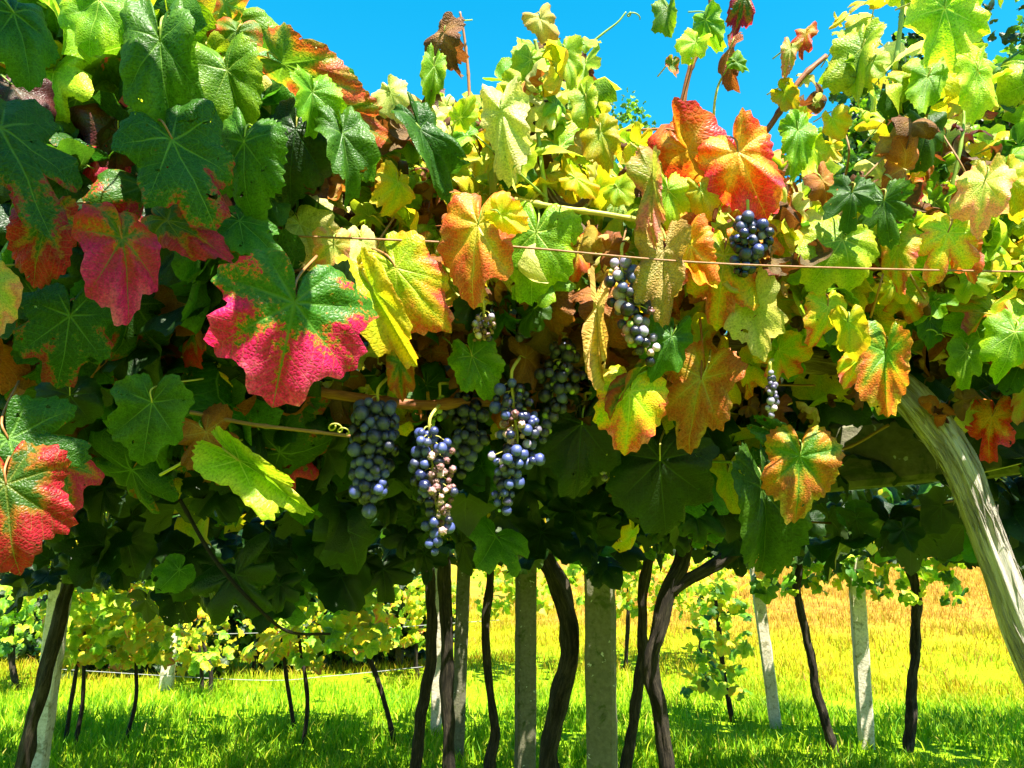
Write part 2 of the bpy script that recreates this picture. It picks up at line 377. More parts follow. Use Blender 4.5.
# ------------------------------------------------------------------ leaf shapes
VEINS = [0, 48, -48, 101, -101, 142, -142]
def leaf_geo(nt_=34, sub=4, rings=(.1, .22, .36, .5, .64, .77, .88, .95, 1.0), lobe=1.0, width=1.0, quilt=.22, fold=0.0, ky=.5, kx=.3, wave=.05, edge=.05, asym=0.0, teeth=.07, seed=0, twist=0.0):
    r_ = random.Random(seed)
    ca = [0, 14, 26, 48, 66, 78, 101, 122, 140, 158, 170, 177]
    cr = [1, .92, .85 - .24 * lobe, .86, .76, .74 - .2 * lobe, .75, .64, .57, .47, .28, .05]
    def side():
        return [x * (1 + r_.uniform(-.09, .09)) for x in cr]
    cl, crr = side(), side(); cl[0] = crr[0] = 1.0
    n = nt_ * sub
    th = np.linspace(-177, 177, n + 1)
    rr = np.empty_like(th)
    for i, a in enumerate(th):
        arr = cl if a < 0 else crr
        A = abs(a); j = max(0, min(len(ca) - 2, int(np.searchsorted(ca, A)) - 1))
        t = (A - ca[j]) / (ca[j + 1] - ca[j]); t = (t * t * (3 - 2 * t)) * .6 + t * .4
        rr[i] = arr[j] * (1 - t) + arr[j + 1] * t
        ph = A / 177 * nt_ / 2
        tooth = abs((ph * 1.0) % 1 - .5) * 2
        big = 1 if int(ph) % 2 else .65
        rr[i] *= 1 + teeth * big * (tooth - .45) * sstep(177, 140, A)
        rr[i] *= 1 + asym * math.sin(R(a))
    thr = np.radians(th)
    pts = [(0, 0)]; ef = [0.0]; ang = [0.0]; rad = [0.0]
    for t in rings:
        for a, r0 in zip(thr, rr):
            # inner rings are rounder than the margin
            rad_ = r0 * t if t > .6 else (r0 * (.5 + .5 * t / .6) + (.62 * (.5 - .5 * t / .6) if abs(a) < 2.6 else r0 * (.5 - .5 * t / .6))) * t
            pts.append((math.sin(a) * rad_ * width, math.cos(a) * rad_)); ef.append(t); ang.append(a); rad.append(rad_)
    pts = np.array(pts); ef = np.array(ef); ang = np.array(ang); rad = np.array(rad)
    va = np.radians(VEINS)
    dl = np.abs((ang[:, None] - va[None, :] + np.pi) % (2 * np.pi) - np.pi)
    dmin = np.minimum(dl.min(axis=1), np.pi / 2)
    vd = rad * np.sin(dmin); vs = rad * np.cos(dmin)
    x, y = pts[:, 0].copy(), pts[:, 1].copy()
    ph = r_.uniform(0, 6.28)
    z = quilt * (vd - 1.6 * vd ** 2) + fold * np.abs(x)
    z += wave * ef ** 2 * (np.sin(3 * ang + ph) + .6 * np.sin(7 * ang + ph * 2)) - edge * ef ** 5
    for i in range(len(z)):
        z[i] += .09 * mnoise.noise(Vector((x[i] * 2.6 + seed * 3.1, y[i] * 2.6, seed))) + .02 * mnoise.noise(Vector((x[i] * 9 + seed, y[i] * 9, seed)))
    # twist, then roll across and droop along
    if twist:
        ta = twist * y
        x, z = x * np.cos(ta) - z * np.sin(ta), x * np.sin(ta) + z * np.cos(ta)
    if abs(kx) > 1e-3:
        xx = x
        x = np.sin(kx * xx) * (1 / kx + z); z = (1 / kx + z) * np.cos(kx * xx) - 1 / kx
    if abs(ky) > 1e-3:
        yy = y
        y = np.sin(ky * yy) * (1 / ky + z); z = (1 / ky + z) * np.cos(ky * yy) - 1 / ky
    v = np.stack([x, y, z], axis=1)
    m = n + 1; f = []
    for i in range(n): f.append((0, 1 + i + 1, 1 + i))
    for k in range(len(rings) - 1):
        b0, b1 = 1 + k * m, 1 + (k + 1) * m
        for i in range(n): f.append((b0 + i, b0 + i + 1, b1 + i + 1, b1 + i))
    # faces are turned so that +z is the upper side
    v0, v1, v2 = (v[j] for j in f[n // 2][:3])
    if np.cross(v1 - v0, v2 - v0)[2] < 0: f = [q[::-1] for q in f]
    lv = np.stack([vd, vs, ef], axis=1)
    lp = np.stack([pts[:, 0], pts[:, 1], np.zeros(len(x))], axis=1)
    return v, f, lv, lp

def leaf_mesh(name, geo):
    v, f, lv, lp = geo
    me = mesh(name, v, f)
    for nm, arr in (('lv', lv), ('lp', lp)):
        a = me.attributes.new(nm, 'FLOAT_VECTOR', 'POINT'); a.data.foreach_set('vector', arr.astype(np.float32).ravel())
    return me

MED = [leaf_geo(nt_=26, sub=3, rings=(.2, .42, .62, .8, .92, 1.0), lobe=random.uniform(.4, 1.5), width=random.uniform(.85, 1.12), quilt=random.uniform(.15, .35), fold=random.choice([0, .1, .35, .7, -.2]),
                ky=random.uniform(-.3, 1.5), kx=random.uniform(-.5, 1.1), wave=random.uniform(.03, .1), edge=random.uniform(-.1, .16), twist=random.uniform(-.4, .4), seed=100 + i) for i in range(16)]
CURL = [leaf_geo(nt_=22, sub=3, rings=(.2, .42, .62, .8, 1.0), lobe=random.uniform(.8, 1.5), width=random.uniform(.7, 1), quilt=.35, fold=random.choice([.9, 1.3, -.9]),
                 ky=random.uniform(1.2, 2.6), kx=random.uniform(1.2, 2.6), wave=.14, edge=.1, twist=random.uniform(-1.2, 1.2), seed=300 + i) for i in range(6)]
LOW = [leaf_geo(nt_=11, sub=2, rings=(.4, .75, 1.0), lobe=random.uniform(.5, 1.4), width=random.uniform(.85, 1.1), quilt=.3, fold=random.choice([0, .3, .6]), ky=random.uniform(0, 1.4), kx=random.uniform(-.3, 1.0), wave=.08,
                edge=.05, teeth=.10, seed=200 + i) for i in range(8)]
MED_ME = [leaf_mesh('blade', g) for g in MED]
CURL_ME = [leaf_mesh('blade', g) for g in CURL]

class LeafMass:
    """many leaves in one mesh (uncountable foliage)"""
    def __init__(s): s.v = []; s.f = []; s.lv = []; s.lp = []; s.mi = []; s.n = 0; s.mats = []
    def add(s, geo, M, mat):
        v, f, lv, lp = geo
        Mn = np.array(M); vv = v @ Mn[:3, :3].T + Mn[:3, 3]
        if mat not in s.mats: s.mats.append(mat)
        mi = s.mats.index(mat)
        s.v.append(vv); s.f += [tuple(i + s.n for i in q) for q in f]; s.mi += [mi] * len(f); s.n += len(v)
        l2 = lp.copy(); l2[:, 2] = random.random(); s.lv.append(lv); s.lp.append(l2)
    def build(s, name, parent=None):
        me = bpy.data.meshes.new(name)
        me.from_pydata(np.concatenate(s.v).tolist(), [], s.f)
        me.polygons.foreach_set('use_smooth', [True] * len(s.f))
        for m in s.mats: me.materials.append(LEAF[m])
        me.polygons.foreach_set('material_index', s.mi)
        for nm, arr in (('lv', s.lv), ('lp', s.lp)):
            a = me.attributes.new(nm, 'FLOAT_VECTOR', 'POINT'); a.data.foreach_set('vector', np.concatenate(arr).astype(np.float32).ravel())
        me.update()
        return link(name, me, None, parent)

def frame(J, Y, N, L, ws=1.0):
    Y = Y.normalized(); N = (N - Y * N.dot(Y)).normalized(); X = Y.cross(N)
    return Matrix(((X.x * L * ws, Y.x * L, N.x * L, J.x), (X.y * L * ws, Y.y * L, N.y * L, J.y), (X.z * L * ws, Y.z * L, N.z * L, J.z), (0, 0, 0, 1)))

def rand_dir():
    while True:
        v = Vector((random.uniform(-1, 1), random.uniform(-1, 1), random.uniform(-1, 1)))
        if .05 < v.length < 1: return v.normalized()

def stalk_mesh(J, Y, N, L, mb, back=None, up=None, r=.0016):
    """leaf stalk from the blade's base back towards the cane"""
    e = J - Y * (L * random.uniform(.35, .95)) - N * (L * random.uniform(.2, .6)) + Vector((random.uniform(-.4, .4) * L, .03 + .4 * L, L * random.uniform(-.1, .15)))
    m = J - Y * L * .25 - N * L * .08
    pts = spline([J + Y * L * .01, m, e], 5)
    mb.tube(pts, lerp_list([r * .8, r, r * 1.2], len(pts)), 6)

# ------------------------------------------------------------------ ground and grass
def ground_mat():
    m, t, o = newmat('meadow'); N = NT(t)
    geo = N.n('ShaderNodeNewGeometry'); sp = N.n('ShaderNodeSeparateXYZ'); t.links.new(geo.outputs['Position'], sp.inputs[0])
    v = geo.outputs['Position']
    n1 = N.noise(v, .5, 4, .6); n2 = N.noise(v, 3.5, 4, .6); n3 = N.noise(v, 40, 3, .6)
    fresh = N.mix(n2, (.12, .27, .003), (.28, .40, .004))
    dry = N.mix(N.noise(v, 1.6, 5, .7), (.38, .25, .015), (.33, .15, .03))
    dry = N.mix(N.mr(N.noise(v, 7, 4, .7), .45, .7), dry, (.22, .10, .02))
    far = N.m('ADD', N.mr(sp.outputs[1], 8.5, 18, 0, 1.0), N.m('MULTIPLY', N.mr(sp.outputs[0], 0, 4.5), .45))
    k = N.m('ADD', N.m('SUBTRACT', far, .42), N.m('MULTIPLY', N.m('SUBTRACT', n1, .5), 1.0), clamp=True)
    mid = N.mix(N.mr(k, 0, .25), fresh, N.mix(N.mr(n2, .35, .65), (.36, .33, .004), (.22, .27, .004)))
    col = N.mix(N.mr(k, .3, .7), mid, dry)
    col = N.mix(1.0, col, N.ramp(n3, [(.25, (.45, .45, .45)), (.75, (1.3, 1.3, 1.3))]), 'MULTIPLY')
    pb = N.n('ShaderNodeBsdfPrincipled'); t.links.new(col, pb.inputs['Base Color']); pb.inputs['Roughness'].default_value = .9; pb.inputs['Specular IOR Level'].default_value = .1
    b = N.n('ShaderNodeBump'); b.inputs['Strength'].default_value = .8; b.inputs['Distance'].default_value = .05
    t.links.new(N.m('ADD', n3, n2), b.inputs['Height']); t.links.new(b.outputs[0], pb.inputs['Normal'])
    t.links.new(pb.outputs[0], o.inputs[0]); return m
def build_ground():
    xs = np.concatenate([np.linspace(-400, -22, 14), np.linspace(-20, 20, 81), np.linspace(22, 400, 14)])
    ys = np.concatenate([np.linspace(-200, -5, 8), np.linspace(-4, 30, 90), np.linspace(32, 120, 20), np.linspace(150, 700, 8)])
    v = [(x, y, ground_z(x, min(y, 140)) if y > 0 else 0.05 * mnoise.noise(Vector((x * .35, y * .35, 0)))) for y in ys for x in xs]
    nx = len(xs)
    f = [(j * nx + i, j * nx + i + 1, (j + 1) * nx + i + 1, (j + 1) * nx + i) for j in range(len(ys) - 1) for i in range(nx - 1)]
    o = link('ground', mesh('ground', v, f), ground_mat())
    props(o, kind='structure')
build_ground()

def build_grass():
    N_ = 115000
    V = np.zeros((N_ * 5, 3), np.float32); colr = np.zeros((N_ * 5, 3), np.float32)
    i = 0
    r_ = random.Random(3)
    while i < N_:
        d = 4.6 + 16 * r_.random() ** 1.6
        x = r_.uniform(-.72, .72) * d; y = d
        den = mnoise.noise(Vector((x * 1.3, y * 1.3, 4)))
        if r_.random() > .62 + den * .9: continue
        z = ground_z(x, y)
        h = r_.uniform(.05, .14) * (1 + .5 * den) * (1.5 if r_.random() < .06 else 1); wd = r_.uniform(.003, .0065) * (1 + d * .025)
        a = r_.uniform(0, 6.28); lx, ly = math.cos(a), math.sin(a)
        b = r_.uniform(0, 6.28); le = r_.uniform(.15, .9) * h; bx, by = math.cos(b) * le, math.sin(b) * le
        V[i * 5:i * 5 + 5] = [(x - lx * wd, y - ly * wd, z - .01), (x + lx * wd, y + ly * wd, z - .01), (x - lx * wd * .7 + bx * .35, y - ly * wd * .7 + by * .35, z + h * .6), (x + lx * wd * .7 + bx * .35, y + ly * wd * .7 + by * .35, z + h * .6), (x + bx, y + by, z + h)]
        colr[i * 5:i * 5 + 5] = (r_.random(), den, 0)
        i += 1
    f = []
    for k in range(N_):
        b = k * 5; f.append((b, b + 1, b + 3, b + 2)); f.append((b + 2, b + 3, b + 4))
    me = bpy.data.meshes.new('grass'); me.from_pydata(V.tolist(), [], f)
    at = me.attributes.new('gc', 'FLOAT_VECTOR', 'POINT'); at.data.foreach_set('vector', colr.ravel())
    m, t, o = newmat('grass_blades'); N = NT(t)
    sp = N.n('ShaderNodeSeparateXYZ'); t.links.new(N.attr('gc').outputs['Vector'], sp.inputs[0])
    geo = N.n('ShaderNodeNewGeometry'); ps = N.n('ShaderNodeSeparateXYZ'); t.links.new(geo.outputs['Position'], ps.inputs[0])
    n1 = N.noise(geo.outputs['Position'], .5, 4, .6)
    col = N.ramp(sp.outputs[0], [(0, (.07, .20, .003)), (.6, (.18, .36, .003)), (.92, (.36, .43, .008)), (1, (.5, .4, .08))])
    far = N.m('ADD', N.m('ADD', N.mr(ps.outputs[1], 7.5, 13), N.m('MULTIPLY', N.mr(ps.outputs[0], 0, 4), N.mr(ps.outputs[1], 7, 10, 0, .3))), N.m('MULTIPLY', N.m('SUBTRACT', n1, .5), 1.1), clamp=True)
    col = N.mix(N.mr(far, .1, .8), N.mix(N.mr(N.noise(geo.outputs['Position'], 1.7, 3, .6), .5, .68, 0, .75), col, (.05, .13, .004)), N.mix(N.m('MULTIPLY', N.mr(ps.outputs[1], 10.2, 15), N.mr(ps.outputs[0], .2, 3.2, .1, .9)), N.ramp(sp.outputs[0], [(0, (.20, .25, .003)), (.45, (.32, .30, .004)), (.8, (.34, .22, .01)), (1, (.22, .12, .02))]), N.ramp(sp.outputs[0], [(0, (.24, .19, .008)), (.45, (.32, .185, .02)), (.8, (.26, .11, .02)), (1, (.36, .24, .06))])))
    pb = N.n('ShaderNodeBsdfPrincipled'); t.links.new(col, pb.inputs['Base Color']); pb.inputs['Roughness'].default_value = .6; pb.inputs['Specular IOR Level'].default_value = .2
    tr = N.n('ShaderNodeBsdfTranslucent'); t.links.new(N.mix(1, col, (1.5, 1.4, .7), 'MULTIPLY'), tr.inputs[0])
    mx = N.n('ShaderNodeMixShader'); mx.inputs[0].default_value = .4
    t.links.new(pb.outputs[0], mx.inputs[1]); t.links.new(tr.outputs[0], mx.inputs[2]); t.links.new(mx.outputs[0], o.inputs[0])
    g = link('grass', me, m); props(g, 'lush green meadow grass yellowing towards the dry slope', 'grass', kind='stuff')
build_grass()

# ------------------------------------------------------------------ posts
def post(px_top, px_bot, py_bot, wpx, wm, label, mat, top_z=1.8, py_top=590):
    d = F * wm / wpx
    if py_bot is None:
        b = P(px_bot, 760, d); b = Vector((b.x, b.y, 0)); t = P(px_top, py_top, d)
        # carry the line down to the ground
        p1 = P(px_bot, 760, d); dirv = (p1 - t); k = (t.z - ground_z(p1.x, p1.y)) / max(.01, -dirv.z); b = t + dirv * k
    else:
        b, d = at_ground(px_bot, py_bot); t = P(px_top, py_top, d)
    dirv = (t - b); t = b + dirv * ((top_z - b.z) / dirv.z)
    root = empty('concrete_post', b)
    props(root, label, 'post', 'posts carrying the pergola')
    ax = (t - b).normalized(); a = Vector((1, 0, 0)); a = (a - ax * a.dot(ax)).normalized(); c = ax.cross(a)
    rot = random.uniform(-.25, .25); a, c = a * math.cos(rot) + c * math.sin(rot), c * math.cos(rot) - a * math.sin(rot)
    n = 26; v = []; f = []; h = wm / 2; ch = h * .2
    prof = [(-h, -h + ch), (-h + ch, -h), (0, -h), (h - ch, -h), (h, -h + ch), (h, 0), (h, h - ch), (h - ch, h), (0, h), (-h + ch, h), (-h, h - ch), (-h, 0)]
    for i in range(n + 1):
        p = b - ax * .1 + (t - b + ax * .1) * (i / n)
        for (u, w_) in prof:
            q = p + a * u + c * w_
            k = 1 + .07 * mnoise.noise(q * 9) + .03 * mnoise.noise(q * 40)
            v.append(p + (a * u + c * w_) * k)
    m = len(prof)
    for i in range(n):
        for k in range(m): f.append((i * m + k, i * m + (k + 1) % m, (i + 1) * m + (k + 1) % m, (i + 1) * m + k))
    f.append(tuple(n * m + k for k in range(m)))
    me = mesh('shaft', v, f, False)
    link('shaft', me, mat, root)
    mb = MB()
    z = b + (t - b) * .93
    mb.tube([z + a * h * 1.15 + c * h * 1.15, z + a * h * 1.15 - c * h * 1.15, z - a * h * 1.15 - c * h * 1.15, z - a * h * 1.15 + c * h * 1.15, z + a * h * 1.15 + c * h * 1.15], .003, 6)
    mb.build('tie_wire', M_wire, root)
    return root
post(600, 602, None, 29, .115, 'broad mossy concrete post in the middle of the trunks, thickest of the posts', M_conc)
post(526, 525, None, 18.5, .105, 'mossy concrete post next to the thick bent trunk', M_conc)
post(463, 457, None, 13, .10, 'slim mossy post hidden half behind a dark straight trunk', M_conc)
post(438, 436, 738, 10, .09, 'narrow whitish post between two dark trunks', M_conc_pale)
post(61, 38, None, 17, .11, 'pale post leaning behind the dark trunk at the edge of the view', M_conc_pale)
post(857, 867, 748, 14, .11, 'dappled pale concrete post between two thin trunks before the dry slope', M_conc_pale)
post(758, 776, 728, 11, .10, 'leaning white concrete post beside the leafy young vine', M_conc_pale)
post(172, 166, 690, 13, .15, 'short stout whitish stump post among the low yellow vines', M_conc_pale, top_z=.95, py_top=628)
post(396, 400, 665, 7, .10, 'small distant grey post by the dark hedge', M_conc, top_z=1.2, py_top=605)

# concrete lintel under the leaf roof
def lintel():
    a, b = P(600, 482, 1.75), P(1090, 432, 1.5)
    ax = (b - a).normalized(); c = Vector((0, 0, 1)).cross(ax).normalized(); u = ax.cross(c)
    n = 40; v = []; f = []; h, wd = .066, .05
    prof = [(-wd, -h + .012), (-wd + .012, -h), (wd - .012, -h), (wd, -h + .012), (wd, h - .012), (wd - .012, h), (-wd + .012, h), (-wd, h - .012)]
    for i in range(n + 1):
        p = a + (b - a) * (i / n)
        for (x, y) in prof:
            k = 1 + .06 * mnoise.noise((p + c * x + u * y) * 9)
            v.append(p + (c * x + u * y) * k)
    m = 8
    for i in range(n):
        for k in range(m): f.append((i * m + k, i * m + (k + 1) % m, (i + 1) * m + (k + 1) % m, (i + 1) * m + k))
    f.append(tuple(range(m - 1, -1, -1))); f.append(tuple(n * m + k for k in range(m)))
    o = link('concrete_beam', mesh('concrete_beam', v, f, False), M_conc)
    props(o, 'shaded concrete beam running under the leaf roof behind the pale leaning trunk', 'beam')
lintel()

# ------------------------------------------------------------------ trunks of the pergola vines
def px_trunk(pts, d, wpx, name_label, mat=M_bark, extra=None, n=20, rough=.36, top_z=1.78, base_py=None, fol=None):
    """pts: pixels from the foot up; carried down to the ground and up into the leaf roof"""
    if base_py: _, d = at_ground(pts[0][0], base_py)
    p3 = [P(x, y, d) for x, y in pts]
    if not base_py:
        q = p3[0] + (p3[0] - p3[1]).normalized() * .3
        gx, gy = q.x, q.y
        p3 = [Vector((gx, gy, ground_z(gx, gy) - .05))] + ([q] if q.z > ground_z(gx, gy) + .1 else []) + p3
    else:
        p3[0].z = ground_z(p3[0].x, p3[0].y) - .04
    if p3[-1].z < top_z:
        l = p3[-1]; p3 += [Vector((l.x + random.uniform(-.06, .06), l.y - .05, (l.z + top_z) / 2)), Vector((l.x + random.uniform(-.15, .15), l.y - .1, top_z))]
    root = empty('grapevine', p3[0])
    props(root, name_label, 'grapevine', 'vines carrying the leaf roof')
    path = spline(p3, 10)
    r = .84 * wpx / 2 / F * d
    mb = MB()
    path = [p + Vector((mnoise.noise(p * 5), mnoise.noise(p * 5 + Vector((9, 0, 0))), 0)) * r * .5 for p in path]
    mb.tube(path, lerp_list([r * 1.3, r * 1.05, r, r * .95, r], len(path)), n, rough, 9, random.random() * 9, .42)
    mb.build('trunk', mat, root)
    for (ep, er) in (extra or []):
        m2 = MB(); pp = spline([P(*e) if len(e) == 3 else P(e[0], e[1], d) for e in ep], 8)
        m2.tube(pp, lerp_list([er / 2 / F * d, er * .8 / 2 / F * d], len(pp)), n, rough, 9, random.random() * 9, .2)
        m2.build('arm', mat, root)
    if fol:
        cx, hw, y0, y1, nl = fol; lm = LeafMass()
        for i in range(nl):
            q = P(cx + random.uniform(-hw, hw), y0 + (y1 - y0) * random.random() ** 1.7, d + random.uniform(-.2, .5))
            if mnoise.noise(q * 2.6) > .3: continue
            lm.add(random.choice(LOW), frame(q, (Vector((0, -.2, -.6)) + rand_dir() * .8).normalized(), (Vector((0, -.4, .8)) + rand_dir() * .8).normalized(), random.uniform(.06, .12)), random.choice(['lime_leaf', 'lime_leaf', 'fresh_leaf', 'green_leaf', 'yellow_leaf']))
        lm.build('foliage', root)
    # a length of cordon in the roof
    m3 = MB(); t = path[-1]; s = random.choice((-1, 1))
    pp = spline([t - Vector((0, 0, .06)), t + Vector((.25 * s, .1, .03)), t + Vector((.7 * s, .15, .05)), t + Vector((1.2 * s, .1, .02))], 8)
    m3.tube(pp, lerp_list([r * .8, r * .35], len(pp)), 8, .25, 9, 3.3, .2)
    m3.build('cordon', mat, root)
    return root
px_trunk([(550, 760), (556, 700), (572, 650), (568, 610), (548, 565), (536, 540)], 3.3, 21, 'thick bent dark vine trunk curving beside the broad mossy post', rough=.3,)
px_trunk([(666, 765), (660, 710), (652, 665), (660, 620), (672, 585), (684, 560)], 3.5, 17, 'dark vine trunk that forks into a long arm reaching sideways', extra=[([(672, 592), (690, 578), (720, 562), (745, 545), (765, 528)], 13)])
px_trunk([(626, 765), (634, 720), (642, 660), (643, 615), (645, 580)], 4.2, 12, 'slender upright vine trunk with a sunlit knuckle between the broad post and the forked trunk')
px_trunk([(490, 765), (495, 730), (488, 680), (487, 620), (490, 575)], 4.3, 10, 'thin wavy dark vine trunk nearest the mossy post with the sunlit spots')
px_trunk([(449, 765), (449, 710), (448, 650), (446, 590), (444, 560)], 3.6, 14, 'straight dark vine trunk in front of the slim mossy post')
px_trunk([(416, 765), (422, 715), (430, 660), (431, 600), (428, 560)], 4.0, 12, 'leaning dark vine trunk beside the narrow whitish post')
px_trunk([(22, 765), (38, 705), (55, 640), (66, 595), (74, 560)], 3.6, 15, 'dark leaning vine trunk crossing a pale post at the edge of the view')
px_trunk([(836, 752), (822, 712), (812, 660), (803, 620), (796, 585)], 6, 9, 'thin leaning brown vine trunk before the dry slope', base_py=752, fol=(805, 50, 540, 592, 150))
px_trunk([(908, 752), (911, 700), (916, 650), (916, 600), (914, 575)], 6, 10, 'thin dark upright vine trunk standing alone on the sunny slope', base_py=752, fol=(905, 60, 540, 600, 170))

# ------------------------------------------------------------------ low vines behind
def low_vine(feet, top, spread_px, ylo, yhi, nleaf, label, mats, dbase=None, cat='grapevine', stake=None, w=5):
    (fx, fy) = feet[0]
    p, d = at_ground(fx, fy)
    root = empty('young_grapevine', p); props(root, label, cat, 'low vines on the meadow')
    for (x, y), (tx, ty) in zip(feet, top):
        b, dd = at_ground(x, y); t = P(tx, ty, dd)
        mb = MB(); mid = (b + t) / 2 + Vector((random.uniform(-.05, .05), 0, 0))
        pp = spline([b - Vector((0, 0, .05)), mid, t, t + (t - mid) * .5], 8)
        r = w / 2 / F * dd
        mb.tube(pp, lerp_list([r * 1.1, r, r * .6], len(pp)), 8, .25, 9, random.random() * 9, .2)
        mb.build('trunk', M_bark, root)
    lm = LeafMass(); cx = sum(t[0] for t in top) / len(top)
    for i in range(nleaf):
        x = cx + random.gauss(0, spread_px * .45); y = random.uniform(yhi, ylo)
        if abs(x - cx) > spread_px: x = cx + random.uniform(-1, 1) * spread_px
        y += 10 * mnoise.noise(Vector((x * .03, 0, fx)))
        q = P(x, y, d + random.gauss(0, .45))
        N_ = (Vector((0, -.4, .8)) + rand_dir() * .8).normalized(); Y = (Vector((0, -.2, -.6)) + rand_dir() * .8).normalized()
        lm.add(random.choice(LOW), frame(q, Y, N_, random.uniform(.06, .13)), random.choice(mats))
    lm.build('foliage', root)
    return root
YL = ['lime_leaf', 'yellow_leaf', 'lime_leaf', 'yellow_leaf', 'fresh_leaf', 'lime_leaf', 'yellow_red_leaf']
GL = ['fresh_leaf', 'lime_leaf', 'green_leaf']
low_vine([(65, 745), (74, 748)], [(80, 650), (84, 655)], 52, 660, 572, 190, 'pair of thin stems under bright yellow leaves beside the pale leaning post', YL, w=4)
low_vine([(124, 742)], [(136, 662)], 60, 664, 580, 230, 'single thin sapling stem under a round clump of yellow leaves', YL, w=3.5)
low_vine([(297, 735), (303, 745)], [(283, 650), (301, 652)], 46, 660, 595, 160, 'two crooked thin stems with yellow leaves before the dark hedge', YL, w=4)
low_vine([(396, 742)], [(362, 640)], 38, 650, 585, 140, 'slanting pale stem topped by a small yellow leaf tuft', YL, w=5)
low_vine([(18, 690)], [(12, 620)], 45, 650, 585, 120, 'low vine with a forked pale trunk by the picture edge', GL, w=6)
low_vine([(203, 694), (210, 697)], [(200, 655), (205, 650)], 38, 668, 590, 130, 'twin pale stakes wrapped in yellowing vine leaves near the stump post', YL, w=4)
low_vine([(733, 722)], [(718, 620)], 34, 690, 580, 120, 'leafy young vine with fresh green sprigs beside the leaning white post', GL + ['lime_leaf', 'yellow_leaf'], w=5)
low_vine([(418, 676)], [(420, 630)], 46, 645, 580, 190, 'distant vine with lime yellow leaves above the grey wires', YL, w=4)
for i, (x, y, hw, lab) in enumerate([(520, 672, 60, 'far yellow vine bush glimpsed between the slim posts'), (625, 668, 60, 'far yellow vine bush glimpsed behind the broad mossy post'), (700, 666, 60, 'far yellow vine bush behind the forked trunk')]):
    low_vine([(x, y)], [(x + 3, 600)], hw, 612 if i < 3 else 585, 535, 230, lab, (YL if i < 3 else ['lime_leaf', 'lime_leaf', 'fresh_leaf', 'yellow_leaf']), w=4)

# ------------------------------------------------------------------ bushes and trees behind
def leafy(lm, centre, rad, n, size, mats, flat=1.0):
    for i in range(n):
        u = rand_dir() * (random.random() ** .4)
        q = Vector((centre.x + u.x * rad.x, centre.y + u.y * rad.y, centre.z + u.z * rad.z))
        lm.add(random.choice(LOW[:3]), frame(q, rand_dir(), (Vector((0, 0, .5)) + rand_dir()).normalized(), size * random.uniform(.7, 1.3)), random.choice(mats))
def hedge(px, py, w, h, n, label):
    p, d = at_ground(px, py)
    root = empty('bush', p); props(root, label, 'bush', 'bushes behind the low vines')
    mb = MB()
    for k in range(5):
        e = p + Vector((random.uniform(-.6, .6) * w, random.uniform(-.3, .3), h * random.uniform(.6, .9)))
        pp = spline([p + Vector((random.uniform(-.2, .2), 0, -.05)), (p + e) / 2 + Vector((random.uniform(-.1, .1), 0, .1)), e], 6)
        mb.tube(pp, lerp_list([.03, .01], len(pp)), 7, .2)
    mb.build('stems', M_bark, root)
    lm = LeafMass()
    for k in range(9):
        c = p + Vector((random.uniform(-.8, .8) * w, random.uniform(-.4, .4), h * random.uniform(.2, .85)))
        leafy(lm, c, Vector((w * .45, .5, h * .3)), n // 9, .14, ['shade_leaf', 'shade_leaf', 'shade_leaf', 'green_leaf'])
    lm.build('foliage', root)
hedge(150, 672, 1.3, 1.5, 1300, 'dark green bush behind the stump post')
hedge(265, 674, 1.2, 1.6, 1300, 'dark shaded bush behind the two crooked stems')
hedge(355, 668, 1.2, 1.5, 1300, 'dark bush behind the slanting pale stem')
hedge(60, 660, 1.5, 1.6, 1000, 'green bush behind the yellow sapling clump')

def tree(name, px, d, ytop_px, rx, n, size, label, trunk_h=.45, mats=('shade_leaf', 'green_leaf'), clusters=26, ry=None, bottom=560):
    x = P(px, 400, d).x; y = P(px, 400, d).y; gz = ground_z(x, min(y, 140))
    top = P(px, ytop_px, d).z; h = top - gz
    root = empty(name, (x, y, gz)); props(root, label, 'tree', 'trees beyond the pergola')
    mb = MB(); b = Vector((x, y, gz - .2))
    pp = spline([b, b + Vector((.1, 0, h * .25)), b + Vector((-.1, .1, h * .5)), b + Vector((.15, 0, h * .85))], 8)
    mb.tube(pp, lerp_list([h * .035, h * .025, h * .006], len(pp)), 10, .25)
    cl = []
    for k in range(clusters):
        u = rand_dir(); rr = random.uniform(.45, 1)
        c = Vector((x, y, gz + h * .64)) + Vector((u.x * rx * rr, u.y * rx * rr, u.z * h * .33 * rr)); cl.append(c)
        s = pp[int(len(pp) * random.uniform(.35, .85))]
        lp_ = spline([s, (s + c) / 2 + rand_dir() * .3, c], 5); mb.tube(lp_, lerp_list([h * .010, h * .003], len(lp_)), 6, .2)
    mb.build('trunk', M_bark, root)
    lm = LeafMass()
    for c in cl:
        leafy(lm, c, Vector((rx * .34, rx * .34, h * .12)), n // clusters, size, list(mats))
    lm.build('crown', root)
    return root
tree('oak_tree', 985, 28, -60, 5.5, 9000, .30, 'dark green broadleaf tree filling the sky above the lime leaves', mats=('green_leaf', 'shade_leaf', 'fresh_leaf'), clusters=30)
tree('oak_tree', 868, 32, 60, 3.0, 1500, .30, 'slim dark tree glimpsed in the sky gap behind the reddish cane', mats=('shade_leaf', 'green_leaf'), clusters=18)
tree('broadleaf_tree', 645, 34, 80, 3.8, 4500, .17, 'hazy yellow green treetop peeking over the leaf crest under the blue sky', mats=('fresh_leaf', 'green_leaf', 'green_leaf'), clusters=26)

